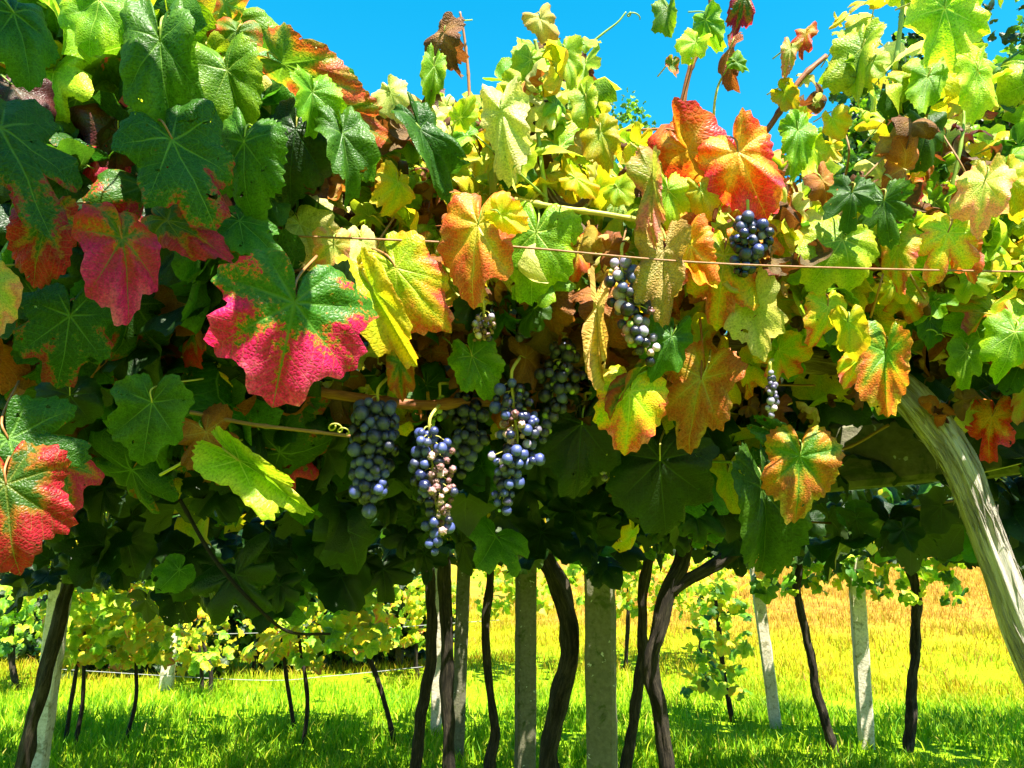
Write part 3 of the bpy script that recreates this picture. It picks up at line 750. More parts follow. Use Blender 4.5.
# ------------------------------------------------------------------ wires
def wire(pts, r, label, mat=M_wire, name='trellis_wire'):
    mb = MB(); pp = spline(pts, 14); mb.tube(pp, r, 7)
    o = mb.build(name, mat); props(o, label, 'wire', 'trellis wires'); return o
wire([P(150, 232, 1.0), P(290, 236, .89), P(490, 245, .895), P(690, 262, .925), P(880, 269, .95), P(1090, 273, 1.05)], .0013, 'long rusty wire stretched across the leaves behind the orange veined leaf')
wire([P(560, 322, 1.25), P(770, 312, 1.2), P(900, 316, 1.2), P(1090, 324, 1.25)], .002, 'rusty wire behind the yellow leaves above the pale trunk')
wire([P(520, 384, 1.3), P(660, 387, 1.28), P(760, 385, 1.28), P(860, 386, 1.3)], .0018, 'pale taut wire below the short old wood arm')
wire([P(40, 668, 9.3), P(250, 680, 9.3), P(330, 676, 9.6), P(450, 664, 10)], .0035, 'grey lower wire along the dark bushes', M_grey_wire)
wire([P(150, 636, 9.3), P(350, 630, 9.4), P(440, 624, 9.8), P(500, 620, 10)], .0035, 'grey upper wire along the dark bushes', M_grey_wire)

# ------------------------------------------------------------------ foreground vine wood
vine_r = empty('grapevine', P(1060, 740, 1.15)); props(vine_r, 'old vine with a pale shredding trunk leaning out of the leaf roof', 'grapevine')
def hero_trunk():
    pts = [P(1200, 1250, 1.10), P(1130, 920, 1.10), P(1072, 745, 1.11), P(1026, 640, 1.12), P(985, 530, 1.13), P(956, 458, 1.14), P(915, 402, 1.18), P(880, 376, 1.25), P(840, 362, 1.33)]
    pp = spline(pts, 22)
    mb = MB()
    rad = lerp_list([.033, .029, .0245, .0225, .0215, .0235, .024, .022, .017], len(pp))
    mb.tube(pp, rad, 72, .16, 10, 2.2, .24)
    # peeling strips of bark
    r_ = random.Random(5)
    for k in range(320):
        i = r_.randrange(10, len(pp) - 24); L = r_.randrange(6, 20)
        ang = r_.uniform(0, 6.28); q = []
        lift = r_.uniform(.0, .006) if r_.random() < .25 else 0.0005
        for j in range(L):
            p = pp[i + j]; t = (pp[i + j + 1] - p).normalized(); a = t.orthogonal().normalized(); b = t.cross(a)
            an = ang + .12 * math.sin(j * .4 + k)
            e = abs(j / (L - 1) - .5) * 2
            q.append(p + (a * math.cos(an) + b * math.sin(an)) * (rad[i + j] * 1.03 + lift * e ** 3))
        mb.tube(q, lerp_list([.0004, .0011, .0014, .0010, .0003], L), 4, 0, 1, k * .37)
    mb.build('trunk', M_pale_bark, vine_r)
hero_trunk()
def part_tube(root, name, pts, r0, r1, mat, n=10, rough=.12, ridges=.08, nodes=0.0, per=10):
    mb = MB(); pp = spline([P(*p) for p in pts], per); rad = lerp_list([r0, r1], len(pp))
    if nodes:
        L = 0; rad2 = []
        for i, p in enumerate(pp):
            if i: L += (p - pp[i - 1]).length
            ph = (L / nodes) % 1; rad2.append(rad[i] * (1 + .35 * math.exp(-((ph - .5) / .07) ** 2)))
        rad = rad2
    mb.tube(pp, rad, n, rough, 14, random.random() * 9, ridges)
    return mb.build(name, mat, root)
part_tube(vine_r, 'arm', [(890, 380, 1.30), (830, 362, 1.28), (770, 354, 1.22), (725, 352, 1.19), (690, 352, 1.2), (640, 356, 1.34)], .027, .017, M_old_wood, 20, .25, .2)
part_tube(vine_r, 'spur', [(606, 292, 1.12), (590, 250, 1.05), (572, 222, 1.04), (552, 198, 1.03), (545, 184, 1.02)], .0125, .0085, M_old_wood, 14, .2, .12, .06)
part_tube(vine_r, 'spur', [(560, 205, 1.03), (574, 208, 1.0), (590, 196, .99)], .006, .004, M_old_wood, 10)
part_tube(vine_r, 'cane', [(712, 222, 1.08), (722, 188, 1.07), (742, 160, 1.06), (770, 126, 1.06), (800, 80, 1.06), (826, 56, 1.07)], .0048, .0035, M_cane, 10, .08, .05, .07)
part_tube(vine_r, 'cane', [(850, 262, 1.3), (868, 205, 1.26), (890, 165, 1.25), (905, 125, 1.25), (918, 100, 1.26)], .009, .006, M_cane, 12, .12, .1, .08)
part_tube(vine_r, 'cane', [(805, 350, 1.25), (830, 310, 1.2), (865, 285, 1.18), (900, 262, 1.2)], .007, .006, M_cane, 10, .12, .1, .08)
part_tube(vine_r, 'cane', [(1040, 290, 1.3), (985, 322, 1.3), (930, 352, 1.3), (890, 380, 1.3)], .012, .010, M_cane, 10, .12, .1, .09)
part_tube(vine_r, 'cane', [(500, 342, 1.12), (450, 322, 1.1), (415, 300, 1.08), (395, 285, 1.1)], .0075, .006, M_cane, 10, .1, .08, .06)
part_tube(vine_r, 'shoot', [(548, 232, 1.03), (545, 192, .99), (537, 120, 1.02), (538, 60, 1.02), (535, 40, 1.02)], .0032, .0022, M_green_stem, 8, .05, .0, .05)
part_tube(vine_r, 'shoot', [(470, 110, 1.1), (468, 70, 1.1), (464, 35, 1.1), (460, 12, 1.1)], .0024, .0015, M_red_stem, 8, .05, 0, .035)
part_tube(vine_r, 'shoot', [(515, 200, .99), (560, 208, .97), (605, 214, .97), (640, 220, .98)], .004, .003, M_yel_stem, 8, .05, 0, .06)
part_tube(vine_r, 'shoot', [(680, 118, 1.1), (690, 70, 1.1), (706, 35, 1.1), (712, -10, 1.1)], .0042, .003, M_cane, 8, .05, 0, .05)
part_tube(vine_r, 'shoot', [(713, 138, 1.1), (715, 100, 1.09), (722, 78, 1.09), (736, 66, 1.09)], .002, .0015, M_yel_stem, 8)
part_tube(vine_r, 'shoot', [(935, 238, 1.1), (948, 200, 1.08), (960, 150, 1.07), (965, 110, 1.08)], .003, .0022, M_green_stem, 8, .05, 0, .05)
part_tube(vine_r, 'shoot', [(895, 70, 1.15), (900, 30, 1.15), (905, -15, 1.15)], .004, .003, M_green_stem, 8, .05, 0, .05)
part_tube(vine_r, 'shoot', [(700, 318, 1.05), (702, 345, 1.04), (701, 380, 1.03)], .0018, .0014, M_cane, 7)
part_tube(vine_r, 'shoot', [(585, 48, 1.08), (605, 32, 1.08), (618, 22, 1.08), (626, 12, 1.08)], .0018, .0010, M_green_stem, 7)

vine_l = empty('grapevine', P(190, 900, 1.25)); props(vine_l, 'vine whose bent green and reddish canes run behind the crimson leaves', 'grapevine')
vine_l.location = Vector((-.55, 1.3, 0))
part_tube(vine_l, 'cane', [(30, 90, .92), (70, 70, .93), (105, 58, .94), (150, 42, .96), (185, 30, .98)], .0085, .0055, M_green_stem, 10, .08, .05, .08)
part_tube(vine_l, 'cane', [(86, 62, 1.0), (102, 90, 1.0), (118, 116, 1.02), (130, 160, 1.05)], .0085, .007, M_twig, 10, .1, .05, .08)
part_tube(vine_l, 'cane', [(172, 20, .98), (180, 45, .98), (200, 80, 1.0), (225, 120, 1.02), (240, 150, 1.06)], .005, .004, M_cane, 8, .08, .05, .06)
part_tube(vine_l, 'cane', [(120, 362, 1.12), (200, 350, 1.1), (260, 345, 1.1), (330, 372, 1.12)], .0085, .008, M_cane, 10, .1, .05, .09)
part_tube(vine_l, 'cane', [(160, 385, 1.08), (250, 382, 1.06), (330, 394, 1.06), (420, 405, 1.08), (480, 402, 1.12), (560, 410, 1.2)], .0078, .0065, M_cane, 10, .1, .05, .09)
part_tube(vine_l, 'cane', [(190, 412, .95), (250, 424, .96), (300, 430, .97), (350, 436, 1.0)], .0026, .0022, M_twig, 8, .06, 0, .06)
part_tube(vine_l, 'cane', [(180, 500, 1.1), (215, 560, 1.05), (260, 610, 1.05), (290, 632, 1.1), (330, 634, 1.15)], .0028, .002, M_bark, 7, .06, 0, .05)
part_tube(vine_l, 'trunk', [(205, 1420, 1.28), (200, 1000, 1.7), (196, 760, 2.2), (192, 560, 2.2), (180, 460, 1.7), (170, 400, 1.35)], .022, .014, M_bark, 12, .25, .2) if False else None
part_tube(vine_l, 'shoot', [(160, 475, .98), (185, 460, .97), (200, 440, .98)], .002, .0014, M_yel_stem, 7)
part_tube(vine_l, 'shoot', [(232, 205, .93), (248, 170, .95), (262, 140, .98)], .0022, .0016, M_green_stem, 7)
rc = random.Random(44)
for i in range(15):
    x0 = rc.uniform(-20, 900); y0 = rc.uniform(395, 520); dd = rc.uniform(1.2, 2.0); sp_ = rc.uniform(120, 330); dy = rc.uniform(-45, 45)
    if x0 + sp_ > 780 and rc.random() < .6: continue
    part_tube(vine_l, 'cane', [(x0, y0, dd), (x0 + sp_ * .3, y0 + dy * .6 + rc.uniform(-12, 12), dd + rc.uniform(-.06, .1)), (x0 + sp_ * .65, y0 + dy + rc.uniform(-14, 14), dd + .1), (x0 + sp_, y0 + dy * 1.3, dd + rc.uniform(.05, .3))], rc.uniform(.003, .006), .0022, rc.choice((M_cane, M_twig, M_bark)), 8, .1, .05, .07)
for i in range(26):
    x0 = rc.uniform(330, 1000); y0 = rc.uniform(150, 330); dd = rc.uniform(.94, 1.1); a = rc.uniform(-2.6, -.5); L_ = rc.uniform(40, 100)
    part_tube(vine_r, 'shoot', [(x0, y0, dd + .05), (x0 + math.cos(a) * L_ * .5 + rc.uniform(-6, 6), y0 + math.sin(a) * L_ * .5, dd), (x0 + math.cos(a) * L_, max(y0 + math.sin(a) * L_, 128), dd + .02)], .0017, .0011, rc.choice((M_yel_stem, M_green_stem, M_red_stem, M_twig)), 7, .05, 0, .04)
def tendril(root, px, py, d, size, turns, mat=M_green_stem, dirx=1):
    pts = []; n = int(turns * 14)
    for i in range(n + 1):
        t = i / n; a = t * turns * 6.28; r = size * (1 - .55 * t)
        pts.append(P(px + dirx * t * size * 2.2 + r * math.cos(a) * .6, py + t * size * .9 + r * math.sin(a) * .5, d + .004 * math.sin(a)))
    mb = MB(); mb.tube(pts, lerp_list([.0013, .0007], len(pts)), 6); mb.build('tendril', mat, root)
tendril(vine_l, 188, 52, .90, 11, 2.6); tendril(vine_l, 236, 140, .94, 9, 2.4, M_twig); tendril(vine_l, 246, 72, .92, 8, 2.2, M_yel_stem); tendril(vine_l, 330, 425, .97, 9, 2.5, M_yel_stem)
tendril(vine_r, 626, 12, 1.08, 7, 1.4, M_green_stem); tendril(vine_r, 566, 240, 1.0, 8, 2.2, M_twig); tendril(vine_r, 455, 60, 1.1, 8, 1.2, M_red_stem, -1); tendril(vine_r, 925, 330, 1.1, 8, 2)
# ------------------------------------------------------------------ leaves that can be told apart
# base x, y, tip x, y (pixels), width, roll, colour, depth, shape, label
A = dict
flat = A(ky=.25, kx=.3, wave=.04); fold = A(fold=.7, ky=.8, kx=.3); hang = A(ky=.9, kx=.8, wave=.06); roll_ = A(ky=1.4, kx=2.0, wave=.12, fold=.5); cup = A(ky=-.5, kx=-.5, edge=-.1)
side = A(fold=1.5, ky=.7, kx=.2)
HAND = [
 (14, 12, 44, 80, .95, -15, 'green_leaf', .74, hang, 'green vine leaf with a glowing lime margin at the top corner of the view'),
 (100, 0, 84, 56, 1.25, 10, 'fresh_leaf', .80, flat, 'broad pale sunlit vine leaf under the top edge beside the glowing green corner leaf'),
 (160, 40, 165, 140, .62, 20, 'green_leaf', .80, A(fold=.5, ky=.6, kx=.9), 'long narrow green vine leaf hanging beneath the bent green cane'),
 (190, 72, 206, 142, .8, -30, 'green_leaf', .90, hang, 'dark green vine leaf half hidden behind the long narrow green one'),
 (228, 72, 246, 138, .8, 25, 'fresh_leaf', .86, fold, 'pale green vine leaf with a shadowed face under the coiled tendrils'),
 (0, 132, 60, 232, .95, 0, 'green_red_leaf', .72, A(ky=.4, kx=.5, wave=.04, lobe=1.5), 'large dark green vine leaf with brown blotches and one deep notch'),
 (12, 84, 50, 128, 1.0, 0, 'maroon_leaf', .80, hang, 'dark maroon vine leaf under the glowing green corner leaf'),
 (172, 138, 218, 226, .95, -10, 'green_red_leaf', .78, A(ky=.5, kx=.6, wave=.06, lobe=.6), 'dark green vine leaf ending in a bright magenta tip'),
 (244, 142, 238, 224, .85, 20, 'green_leaf', .82, hang, 'dull green vine leaf with brown freckles beside the magenta tipped leaf'),
 (118, 132, 108, 205, .9, 20, 'maroon_leaf', .92, roll_, 'nearly black curled vine leaf between the two big dark green leaves'),
 (46, 222, 26, 294, .75, 10, 'deep_red_leaf', .76, A(ky=.6, kx=.9, quilt=.4), 'small deep crimson vine leaf below the notched green leaf'),
 (122, 238, 140, 328, .72, -12, 'pink_red_leaf', .74, A(ky=.6, kx=.8, quilt=.4, wave=.07), 'vivid red and pink vine leaf with green veins and a sunlit corner'),
 (168, 222, 236, 252, .6, 0, 'deep_red_leaf', .80, A(ky=.8, kx=.6), 'purplish crimson vine leaf lying sideways under the magenta tip'),
 (240, 222, 282, 256, .85, 0, 'green_leaf', .84, flat, 'flat green vine leaf above the big crimson leaf near the wire end'),
 (70, 316, 58, 396, .98, 0, 'green_red_leaf', .78, A(ky=.5, kx=.4, wave=.05, lobe=.9), 'dark green vine leaf with crimson lower lobes hanging over the shade'),
 (152, 402, 140, 474, .92, 5, 'green_leaf', .84, A(ky=.4, kx=.3, wave=.06, lobe=.5), 'plain dull green vine leaf hanging alone before the brown dry leaf'),
 (206, 432, 232, 484, 1.0, 0, 'rust_leaf', .94, A(ky=.7, kx=.5, wave=.1, lobe=1.6), 'dry rust brown vine leaf showing its deep lobes below the reddish cane'),
 (200, 285, 165, 330, 1.2, 15, 'rust_leaf', .98, hang, 'shaded rust brown vine leaf between the two crimson leaves'),
 (8, 438, 38, 520, 1.05, 0, 'green_red_leaf', .70, A(ky=.4, kx=.6, wave=.05, lobe=1.6), 'large green vine leaf speckled orange with a red lobe at the view edge'),
 (52, 456, 84, 508, .8, -20, 'deep_red_leaf', .735, hang, 'dark red vine leaf lobe tucked under the large orange speckled leaf'),
 (6, 484, 12, 574, .85, 10, 'deep_red_leaf', .68, A(ky=.5, kx=.9, quilt=.4), 'lowest crimson vine leaf at the view edge with strong blistering'),
 (-12, 282, 4, 346, .7, 0, 'pink_leaf', .72, hang, 'cream and pink vine leaf tip poking in at the view edge'),
 (294, 303, 274, 410, .97, -4, 'crimson_leaf', .70, A(ky=.35, kx=.45, wave=.045, quilt=.34, lobe=.8), 'biggest crimson pink vine leaf with a dark green heart and sunlit lobes'),
 (330, 300, 352, 262, .9, 0, 'shade_leaf', .76, flat, 'dark green vine leaf directly behind the biggest crimson leaf'),
 (205, 372, 212, 415, .9, 30, 'yellow_leaf', 1.0, hang, 'dim yellow green vine leaf beneath the reddish canes beside the biggest crimson leaf'),
 (238, 460, 312, 516, .42, 30, 'lime_leaf', .92, A(fold=1.2, ky=.5, kx=.2), 'folded lime vine leaf lying slantwise with a glowing orange edge'),
 (70, 395, 62, 450, 1.0, 0, 'shade_leaf', .9, hang, 'dark green vine leaf in the gap beneath the crimson lobed green leaf'),
 (285, 64, 364, 104, .62, 20, 'orange_green_leaf', .92, A(ky=.9, kx=.9), 'arched green and orange vine leaf against the blue sky'),
 (338, 104, 388, 152, .7, 25, 'orange_green_leaf', .96, A(ky=.9, kx=.9), 'rounded orange edged vine leaf just under the arched one'),
 (312, 92, 318, 142, .9, 0, 'fresh_leaf', .90, fold, 'mint green sunlit vine leaf below the arched orange leaf'),
 (342, 134, 362, 210, .62, -20, 'green_leaf', .90, A(fold=.4, ky=.5, kx=.5), 'green vine leaf with a thin white margin below the rounded orange edged leaf'),
 (296, 130, 280, 215, .9, 10, 'shade_leaf', .92, hang, 'big shaded green vine leaf next to the white margined green leaf'),
 (270, 200, 262, 238, 1.0, 0, 'green_leaf', .88, flat, 'shaded green vine leaf with one bright sun fleck'),
 (390, 92, 402, 128, 1.1, 0, 'pale_leaf', 1.0, flat, 'pale cream green vine leaf at the crest left of the curled brown leaf'.replace(' left of', ' beside')),
 (434, 66, 430, 112, .6, -40, 'fresh_leaf', 1.02, A(fold=.9, ky=.3), 'serrated grey green vine leaf standing upright in the crest'),
 (444, 34, 440, 84, .7, 20, 'brown_leaf', 1.08, roll_, 'curled brown vine leaf with a green cap standing above the crest'),
 (460, 118, 480, 92, .9, 0, 'lime_leaf', 1.06, flat, 'lime vine leaf below the thin shoot that rises into the sky'),
 (502, 112, 506, 196, .62, 15, 'pale_leaf', .98, A(ky=.6, kx=.8), 'tall pale cream vine leaf glaring in the sun on the crest'),
 (420, 128, 462, 202, .5, -30, 'green_leaf', .98, A(fold=.6, ky=.6, kx=.4), 'slanting dark green vine leaf below the serrated grey green one'),
 (398, 182, 394, 228, 1.1, 0, 'yellow_leaf', 1.0, hang, 'bright yellow vine leaf above the wire beside the slanting dark green leaf'),
 (478, 224, 464, 306, .78, 8, 'orange_leaf', .86, A(ky=.5, kx=.7, wave=.05, quilt=.28, lobe=.5), 'orange red vine leaf with yellow veins hanging before the wire'),
 (500, 214, 538, 232, .9, 0, 'yellow_leaf', .90, A(ky=.8, kx=.6), 'golden yellow vine leaf attached beside the orange red veined leaf'),
 (300, 224, 322, 280, .85, 0, 'pale_leaf', .92, A(fold=.3, ky=.6, kx=.4), 'pale mint vine leaf crossed by the end of the rusty wire'),
 (334, 244, 326, 292, .9, 0, 'pink_leaf', .90, hang, 'faded pink and cream vine leaf below the rusty wire end'),
 (362, 240, 370, 280, .9, 0, 'pale_leaf', .92, flat, 'pale lime vine leaf between the faded pink leaf and the orange veined leaf'),
 (372, 288, 412, 366, .38, 30, 'yellow_leaf', .84, A(fold=1.2, ky=.6, kx=.3), 'narrow folded yellow vine leaf in front of the biggest crimson leaf edge'),
 (396, 268, 448, 330, .72, 0, 'yellow_red_leaf', .88, A(ky=.6, kx=.5), 'yellow and rose vine leaf with a shaded green upper half'),
 (400, 362, 402, 405, .65, 10, 'orange_green_leaf', .90, A(fold=.4, ky=.5, kx=.5), 'small brownish green vine leaf just above the blue grape bunch'),
 (472, 356, 492, 402, .98, 0, 'fresh_leaf', .88, A(ky=.4, kx=.4, lobe=.4), 'rounded bright green vine leaf with yellow patches above the raisined bunch'),
 (536, 232, 528, 302, .9, 0, 'fresh_leaf', .96, A(ky=.5, kx=.4), 'shaded green vine leaf with a white sunlit margin beside the golden yellow leaf'),
 (586, 100, 590, 142, .6, 20, 'lime_leaf', 1.04, A(fold=.6, ky=.5), 'upright lime vine leaf in the middle of the crest'),
 (585, 44, 604, 38, 1.0, 0, 'lime_leaf', 1.07, flat, 'tiny yellow green leaf at the base of the curling tendril tip'),
 (540, 18, 548, 44, 1.0, 10, 'straw_leaf', 1.04, roll_, 'crumpled greyish leaf crowning the tallest shoot of the crest'),
 (565, 52, 575, 92, .8, 0, 'lime_leaf', 1.06, A(fold=.4), 'lime vine leaf under the tendril tip against the sky'),
 (530, 60, 522, 100, .8, 15, 'lime_leaf', 1.06, hang, 'bright lime vine leaf on the tallest shoot below its crumpled tip'),
 (600, 132, 608, 178, 1.0, 0, 'yellow_leaf', 1.02, A(ky=.5, kx=.6), 'large olive yellow vine leaf above the cut vine spur'),
 (690, 150, 760, 222, .55, 20, 'red_leaf', 1.05, A(ky=.7, kx=1.0, wave=.1), 'flaming orange red vine leaf below the sky crossed by the reddish cane'),
 (738, 152, 768, 218, .8, -10, 'red_leaf', 1.0, A(ky=.6, kx=.6, wave=.1), 'hot pink and red vine leaf behind the slanting reddish cane'),
 (690, 125, 706, 168, .7, 20, 'red_leaf', 1.08, roll_, 'small curled scarlet vine leaf at the foot of the upright shoot'),
 (668, 10, 666, 38, 1.0, 0, 'fresh_leaf', 1.1, fold, 'small green leaf high on the shoot in the blue sky'),
 (696, 42, 684, 64, 1.1, 0, 'lime_leaf', 1.1, fold, 'bright green leaf halfway up the shoot in the blue sky'),
 (706, 20, 718, 56, .8, 10, 'fresh_leaf', 1.1, hang, 'glowing green leaf hanging beside the brown leaf in the sky'),
 (730, 48, 724, 98, .55, 10, 'rust_leaf', 1.12, A(ky=.5, kx=.6, wave=.1), 'brown translucent leaf hanging in the blue sky'),
 (736, 62, 756, 66, .8, 0, 'fresh_leaf', 1.09, roll_, 'folded green leaf on the pale side stalk in the sky'),
 (742, -8, 742, 42, .4, 0, 'deep_red_leaf', 1.12, roll_, 'narrow dark red leaf at the top edge above the sky gap'),
 (672, 64, 672, 84, .7, 0, 'orange_green_leaf', 1.1, cup, 'tiny solitary olive leaf dangling in the blue sky'),
 (652, 178, 650, 252, .35, 20, 'pink_leaf', .98, A(fold=1.1, ky=.5, kx=1.6, wave=.15), 'long twisted pinkish brown leaf hanging beside the grape stalk'),
 (575, 178, 606, 196, .7, 0, 'yellow_leaf', 1.0, A(ky=.7, kx=.9), 'golden vine leaf next to the cut vine spur'),
 (668, 190, 676, 240, 1.0, 0, 'lime_leaf', 1.03, hang, 'lime vine leaf behind the twisted pinkish leaf'),
 (700, 190, 706, 226, 1.0, 0, 'yellow_leaf', 1.02, hang, 'bright yellow vine leaf beneath the flaming red leaf'),
 (945, 8, 964, 84, .9, 10, 'lime_leaf', 1.0, A(ky=.4, kx=.5, wave=.07), 'largest glowing lime vine leaf at the top beside the dark oak'),
 (978, 70, 986, 128, .85, -10, 'lime_leaf', .98, A(ky=.5, kx=.5), 'lower of the two big lime leaves hanging before the dark oak'),
 (928, 76, 918, 118, .9, 0, 'fresh_leaf', 1.06, flat, 'mid green vine leaf above the thick brown cane'),
 (862, 48, 842, 108, .6, 20, 'lime_leaf', 1.08, fold, 'folded lime green vine leaf beside the sky gap above the canes'),
 (806, 34, 794, 54, .7, 0, 'red_leaf', 1.08, roll_, 'small orange red leaf near the top of the reddish cane'),
 (790, 50, 782, 78, .5, 0, 'pink_leaf', 1.08, roll_, 'tiny rosy leaf dangling from the reddish cane'),
 (784, 92, 806, 112, 1.0, 0, 'yellow_leaf', 1.1, cup, 'sunlit yellow leaf cluster on the reddish cane'),
 (832, 118, 842, 146, 1.0, 0, 'yellow_leaf', 1.1, hang, 'bright yellow vine leaf above the folded brown ones'),
 (798, 130, 796, 188, .7, 0, 'fresh_leaf', 1.02, A(ky=.4, kx=.4), 'pale green vine leaf hanging over the sky beside the red leaf'),
 (822, 180, 838, 212, .8, 0, 'rust_leaf', 1.06, roll_, 'curled coppery vine leaf below the pale green hanging leaf'),
 (926, 128, 922, 178, 1.0, 0, 'green_leaf', 1.08, hang, 'shaded green vine leaf beside the thick brown cane'),
 (852, 192, 848, 240, 1.0, 15, 'green_leaf', 1.0, A(lobe=1.5), 'lobed green vine leaf beside the coppery curled leaf'),
 (884, 200, 890, 254, 1.0, -15, 'green_leaf', 1.02, A(lobe=1.5, ky=.6), 'deeply lobed green vine leaf under the thick brown cane'),
 (985, 180, 972, 244, .7, 0, 'pink_leaf', 1.0, A(ky=.6, kx=.9), 'dusky pink and lime vine leaf near the edge of the view'),
 (1008, 178, 1022, 232, .9, 0, 'yellow_leaf', 1.02, hang, 'yellow green vine leaf at the view edge next to the dusky pink leaf'),
 (906, 186, 898, 218, 1.0, 0, 'red_leaf', 1.12, hang, 'shaded orange vine leaf behind the lobed green leaves'),
 (842, 240, 806, 296, 1.0, 0, 'lime_leaf', .96, A(ky=.5, kx=.6, lobe=.4), 'broad shining lime vine leaf over the long rusty wire'),
 (898, 246, 890, 302, .7, 10, 'yellow_red_leaf', .98, A(ky=.6, kx=.6), 'yellow vine leaf with pink margin crossed by the long rusty wire'),
 (948, 232, 928, 292, .9, 0, 'yellow_red_leaf', .97, A(ky=.5, kx=.5, lobe=1.5), 'two lobed orange yellow vine leaf over the wire'),
 (962, 250, 968, 292, .8, 0, 'orange_leaf', 1.0, A(ky=.6, kx=.6), 'small amber vine leaf touching the two lobed orange yellow leaf'),
 (848, 322, 852, 362, 1.0, 0, 'yellow_leaf', .94, A(ky=.4, kx=.4), 'brightest lemon yellow vine leaf above the pale trunk'),
 (828, 306, 820, 348, .9, 0, 'yellow_red_leaf', .98, hang, 'golden vine leaf just beside the lemon yellow leaf'),
 (862, 362, 842, 386, 1.2, 0, 'yellow_red_leaf', 1.0, flat, 'green vine leaf turning orange below the lemon yellow leaf'),
 (886, 352, 884, 416, .55, 0, 'orange_green_leaf', .98, A(fold=1.0, ky=.5, kx=.4), 'folded red and olive vine leaf hanging at the top of the pale trunk'),
 (930, 320, 932, 350, 1.1, 0, 'green_leaf', 1.1, flat, 'green vine leaf above the top of the pale trunk'),
 (966, 352, 964, 390, .8, 0, 'fresh_leaf', 1.08, flat, 'solitary heart shaped green vine leaf beside the pale trunk'),
 (1014, 332, 1002, 382, 1.0, 0, 'fresh_leaf', 1.0, hang, 'green vine leaf with yellow sunlit rim at the view edge above the red leaf'),
 (992, 416, 984, 462, .9, 0, 'red_leaf', 1.2, A(ky=.5, kx=.6, lobe=1.2), 'dull red vine leaf in the shade beyond the pale trunk'),
 (800, 456, 798, 526, .85, 0, 'orange_green_leaf', .88, A(ky=.5, kx=.6, lobe=.6, quilt=.3), 'rusty red vine leaf with bold green veins hanging below the beam'),
 (762, 488, 780, 590, .5, -20, 'green_leaf', .95, A(fold=.6, ky=.6, kx=.6), 'long drooping green vine leaf under the rusty red one with green veins'),
 (768, 552, 772, 588, .6, 0, 'pink_leaf', .98, roll_, 'small withered pinkish leaf below the drooping green leaf'),
 (780, 436, 846, 470, .3, 20, 'green_leaf', .92, A(fold=.8, ky=.4), 'thin green vine leaf edge on above the rusty red leaf'),
 (664, 252, 662, 324, .5, 10, 'straw_leaf', .94, A(fold=.9, ky=.4, kx=.4), 'cream folded vine leaf with a glowing golden half beside the frosted grapes'),
 (598, 308, 594, 400, .15, 20, 'straw_leaf', .96, A(fold=1.2, ky=.5, kx=2.2, wave=.2), 'dry twisted straw coloured leaf hanging between two grape bunches'),
 (612, 318, 598, 358, .7, 0, 'rust_leaf', 1.02, roll_, 'rust red dry leaf behind the frosted grape bunch'),
 (630, 392, 626, 458, .88, 0, 'yellow_red_leaf', .86, A(ky=.5, kx=.6, lobe=.3), 'yellow vine leaf marbled with orange and crossed by a stalk shadow'),
 (636, 376, 600, 412, .45, 30, 'orange_green_leaf', .86, A(fold=.9, ky=.4), 'small folded green and orange vine leaf on top of the marbled yellow one'),
 (702, 378, 682, 452, .72, 10, 'orange_leaf', .90, A(fold=.4, ky=.5, kx=.6), 'rosy orange vine leaf hanging from a thin red stalk'),
 (672, 336, 654, 384, .9, 0, 'green_leaf', .98, A(ky=.5), 'green vine leaf with a yellow rim right below the frosted grapes'),
 (582, 424, 574, 500, .98, 0, 'shade_leaf', 1.0, A(ky=.4, kx=.4, lobe=.5), 'large shadowy green vine leaf beside the raisined middle bunch'),
 (660, 460, 664, 540, 1.1, 0, 'shade_leaf', 1.0, A(ky=.4, kx=.5, lobe=.5), 'large dark green vine leaf with sun flecks below the marbled yellow leaf'),
 (728, 474, 732, 518, .9, 0, 'yellow_leaf', 1.06, hang, 'dim yellow vine leaf beside the large sun flecked dark leaf'),
 (752, 302, 760, 362, .7, 15, 'pale_leaf', .98, A(fold=.5, ky=.5, kx=.4), 'pale whitish green vine leaf beside the old wood arm'),
 (724, 256, 716, 330, .8, 0, 'yellow_red_leaf', .98, A(ky=.6, kx=.7, wave=.1), 'crinkled yellow and red vine leaf above the old wood arm'),
 (690, 244, 702, 300, .6, 10, 'orange_leaf', .96, roll_, 'salmon coloured curling vine leaf under the long rusty wire'),
 (578, 246, 574, 288, .9, 0, 'orange_leaf', 1.02, A(ky=.6), 'orange yellow vine leaf behind the wire above the glossy black grapes'),
 (548, 298, 540, 346, .9, 0, 'rust_leaf', 1.04, roll_, 'dry brown vine leaf above the glossy black grapes'),
 (512, 396, 500, 436, .8, 0, 'rust_leaf', 1.02, roll_, 'crumpled reddish brown leaf above the raisined middle bunch'),
 (690, 92, 692, 92.1, 1, 0, None, 1, flat, ''),
]
